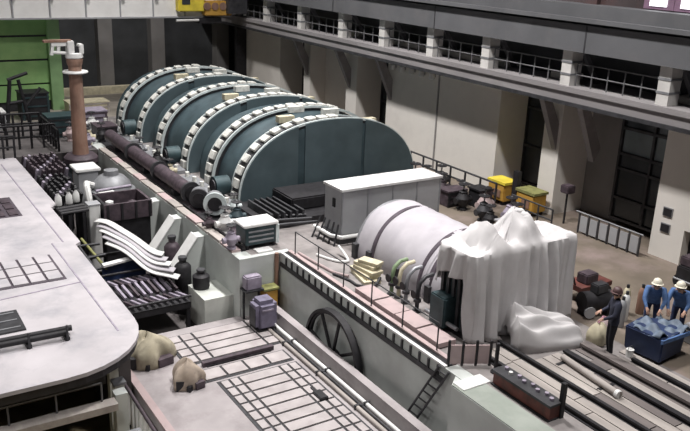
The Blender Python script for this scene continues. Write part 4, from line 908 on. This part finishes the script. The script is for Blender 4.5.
# ------------------------------------------------------------------ workers
def person(label, loc, rz, jm, tm, hatm, pose):
    """pose: dict of joint positions, facing local -Y"""
    J = dict(pelvis=(0,0,.95), chest=(0,.0,1.28), neck=(0,.0,1.47), head0=(0,-.01,1.56), head1=(0,-.02,1.68),
             shL=(.19,0,1.42), elL=(.25,-.02,1.14), wrL=(.24,-.16,.92), shR=(-.19,0,1.42), elR=(-.25,-.02,1.14), wrR=(-.24,-.16,.92),
             hipL=(.10,0,.90), knL=(.11,-.03,.49), anL=(.11,.02,.09), toL=(.12,-.17,.045), hipR=(-.10,0,.90), knR=(-.11,-.03,.49), anR=(-.11,.02,.09), toR=(-.12,-.17,.045))
    J.update(pose)
    R = dict(pelvis=.15, chest=.155, neck=.06, head0=.085, head1=.088, shL=.085, elL=.058, wrL=.036, hipL=.10, knL=.068, anL=.048, toL=.04)
    E_ = [('pelvis','chest'),('chest','neck'),('neck','head0'),('head0','head1')]
    for s_ in 'LR': E_ += [('chest','sh'+s_),('sh'+s_,'el'+s_),('el'+s_,'wr'+s_),('pelvis','hip'+s_),('hip'+s_,'kn'+s_),('kn'+s_,'an'+s_),('an'+s_,'to'+s_)]
    names = list(J); idx = {n: i for i, n in enumerate(names)}
    verts = [Vector(J[n]) for n in names]; rad = [R.get(n, R.get(n[:-1]+'L', .05)) for n in names]; edges = [(idx[a], idx[b]) for a, b in E_]
    # hands: palm and five fingers as short chains
    for s_ in 'LR':
        wv = Vector(J['wr'+s_]); ev = Vector(J['el'+s_]); d = (wv-ev).normalized(); sd = d.cross(Vector((0,0,1)) if abs(d.z) < .8 else Vector((0,-1,0))).normalized(); up = sd.cross(d)
        palm = wv+d*.07; verts.append(palm); rad.append(.034); pi_ = len(verts)-1; edges.append((idx['wr'+s_], pi_))
        for k in range(5):
            off = (-.032+.021*k) if k < 4 else -.055; ln = (.055, .065, .062, .048, .035)[k]
            a = palm+sd*off+d*(.035 if k < 4 else -.01); b = a+d*ln*.7-up*.015+(sd*-.02 if k == 4 else sd*0); c = b+d*ln*.4-up*.03
            i0 = len(verts); verts += [a, b, c]; rad += [.0095, .009, .008]; edges += [(pi_, i0), (i0, i0+1), (i0+1, i0+2)]
    me = bpy.data.meshes.new('body'); me.from_pydata(verts, edges, []); o = bpy.data.objects.new('body_tmp', me); C.objects.link(o)
    md = o.modifiers.new('skin', 'SKIN'); md.use_smooth_shade = True
    sv = me.skin_vertices[0].data
    for i, r_ in enumerate(rad):
        n = names[i] if i < len(names) else ''
        sv[i].radius = (r_*1.18, r_*.82) if n in ('pelvis', 'chest') else (r_, r_)
        sv[i].use_root = (n == 'pelvis')
    o.modifiers.new('sub', 'SUBSURF').levels = 2; o.modifiers['sub'].render_levels = 2
    dg = bpy.context.evaluated_depsgraph_get(); dg.update()
    bme = bpy.data.meshes.new_from_object(o.evaluated_get(dg)); bpy.data.objects.remove(o)
    # face features welded into the same mesh: nose, eyes, ears, mouth
    bme.materials.clear()
    for mm in (jm, tm, 'skin', 'steel_black'): bme.materials.append(M[mm])
    h1 = Vector(J['head1']); h0 = Vector(J['head0']); hc = (h0+h1)/2
    neckz = Vector(J['neck']); wl = Vector(J['wrL']); wr_ = Vector(J['wrR']); pel = Vector(J['pelvis'])
    for p in bme.polygons:
        c = p.center; p.use_smooth = True
        if (c-hc).length < .165 and (c-hc).length < (c-neckz).length+.05: p.material_index = 2
        elif min((c-wl).length, (c-wr_).length) < .02 or min((c-(wl+(wl-Vector(J['elL'])).normalized()*.09)).length, (c-(wr_+(wr_-Vector(J['elR'])).normalized()*.09)).length) < .10: p.material_index = 2
        else:
            legd = min((c-Vector(J[q])).length for q in ('knL','knR','anL','anR','toL','toR'))
            topd = min((c-Vector(J[q])).length for q in ('chest','shL','shR','elL','elR','wrL','wrR'))
            ft = min((c-Vector(J[q])).length for q in ('toL','toR'))
            p.material_index = 3 if ft < .13 else (1 if (legd < topd or c.z < pel.z-.06) else 0)
    t = thing('person', label, 'person', loc, 'workers on the hall floor'); t.rotation_euler = (0, 0, rz); t.scale = (1.06, 1.06, 1.06)
    bo = bpy.data.objects.new('body', bme); C.objects.link(bo); bo.parent = t; ORG[bo.name] = (0, 0, 0)
    fwd = Vector((0, -1, 0)); 
    ORG[t.name] = (0, 0, 0)       # children below are given in local coordinates
    f = MB().lathe([(.014,-.02),(.02,0),(.012,.035),(.004,.045)], tuple(hc+Vector((0,-.092,0))), n=8)
    for s_ in (-1, 1): f.lathe([(.006,-.03),(.016,-.02),(.018,.01),(.008,.03)], tuple(hc+Vector((s_*.088,.01,0))), n=8)
    f.build('face', 'skin', t, smooth=True)
    e = MB()
    for s_ in (-1, 1): e.lathe([(.002,-.011),(.012,-.004),(.012,.004),(.002,.011)], tuple(hc+Vector((s_*.034,-.082,.022))), n=8)
    e.bx(hc.x-.025, hc.x+.025, hc.y-.09, hc.y-.08, hc.z-.052, hc.z-.045); e.build('eyes_and_mouth', 'hair', t)
    MB().lathe([(.094,-.02),(.098,.02),(.09,.05)], (hc.x, hc.y+.012, hc.z), n=18).build('hair', 'hair', t, smooth=True)
    ht = MB().lathe([(.112,0),(.114,.02),(.105,.07),(.078,.115),(.04,.135),(.005,.14)], (hc.x, hc.y, hc.z+.04), n=20).build('helmet', hatm, t, smooth=True)
    MB().lathe([(.10,0),(.14,.0),(.142,.01),(.10,.018)], (hc.x, hc.y-.02, hc.z+.038), n=20).build('brim', hatm, ht, smooth=True)
    return t
person('person in dark clothes standing by the cream sack, holding arms forward', (15.44, 11.38, 0), -2.2, 'jacket_dark', 'trouser_dark', 'hat_dark',
       dict(elL=(.27,-.08,1.16), wrL=(.18,-.28,1.05), elR=(-.27,-.06,1.15), wrR=(-.16,-.27,1.1)))
bend = dict(chest=(0,-.16,1.20), neck=(0,-.27,1.34), head0=(0,-.32,1.41), head1=(0,-.36,1.52), shL=(.19,-.21,1.31), shR=(-.19,-.21,1.31), elL=(.24,-.36,1.07), elR=(-.24,-.36,1.07), wrL=(.16,-.50,.90), wrR=(-.16,-.50,.90), pelvis=(0,.06,.92), hipL=(.1,.05,.87), hipR=(-.1,.05,.87))
person('person in blue jacket and pale helmet bending over the blue bin, left one', (17.45, 11.75, 0), -.9, 'jacket_blue', 'trouser_blue', 'hat_white', bend)
b2 = dict(bend); b2.update(elL=(.25,-.30,1.05), wrL=(.22,-.47,.95))
person('person in blue jacket and pale helmet at the right edge of the picture', (17.9, 11.25, 0), -1.2, 'jacket_blue', 'trouser_blue', 'hat_white', b2)
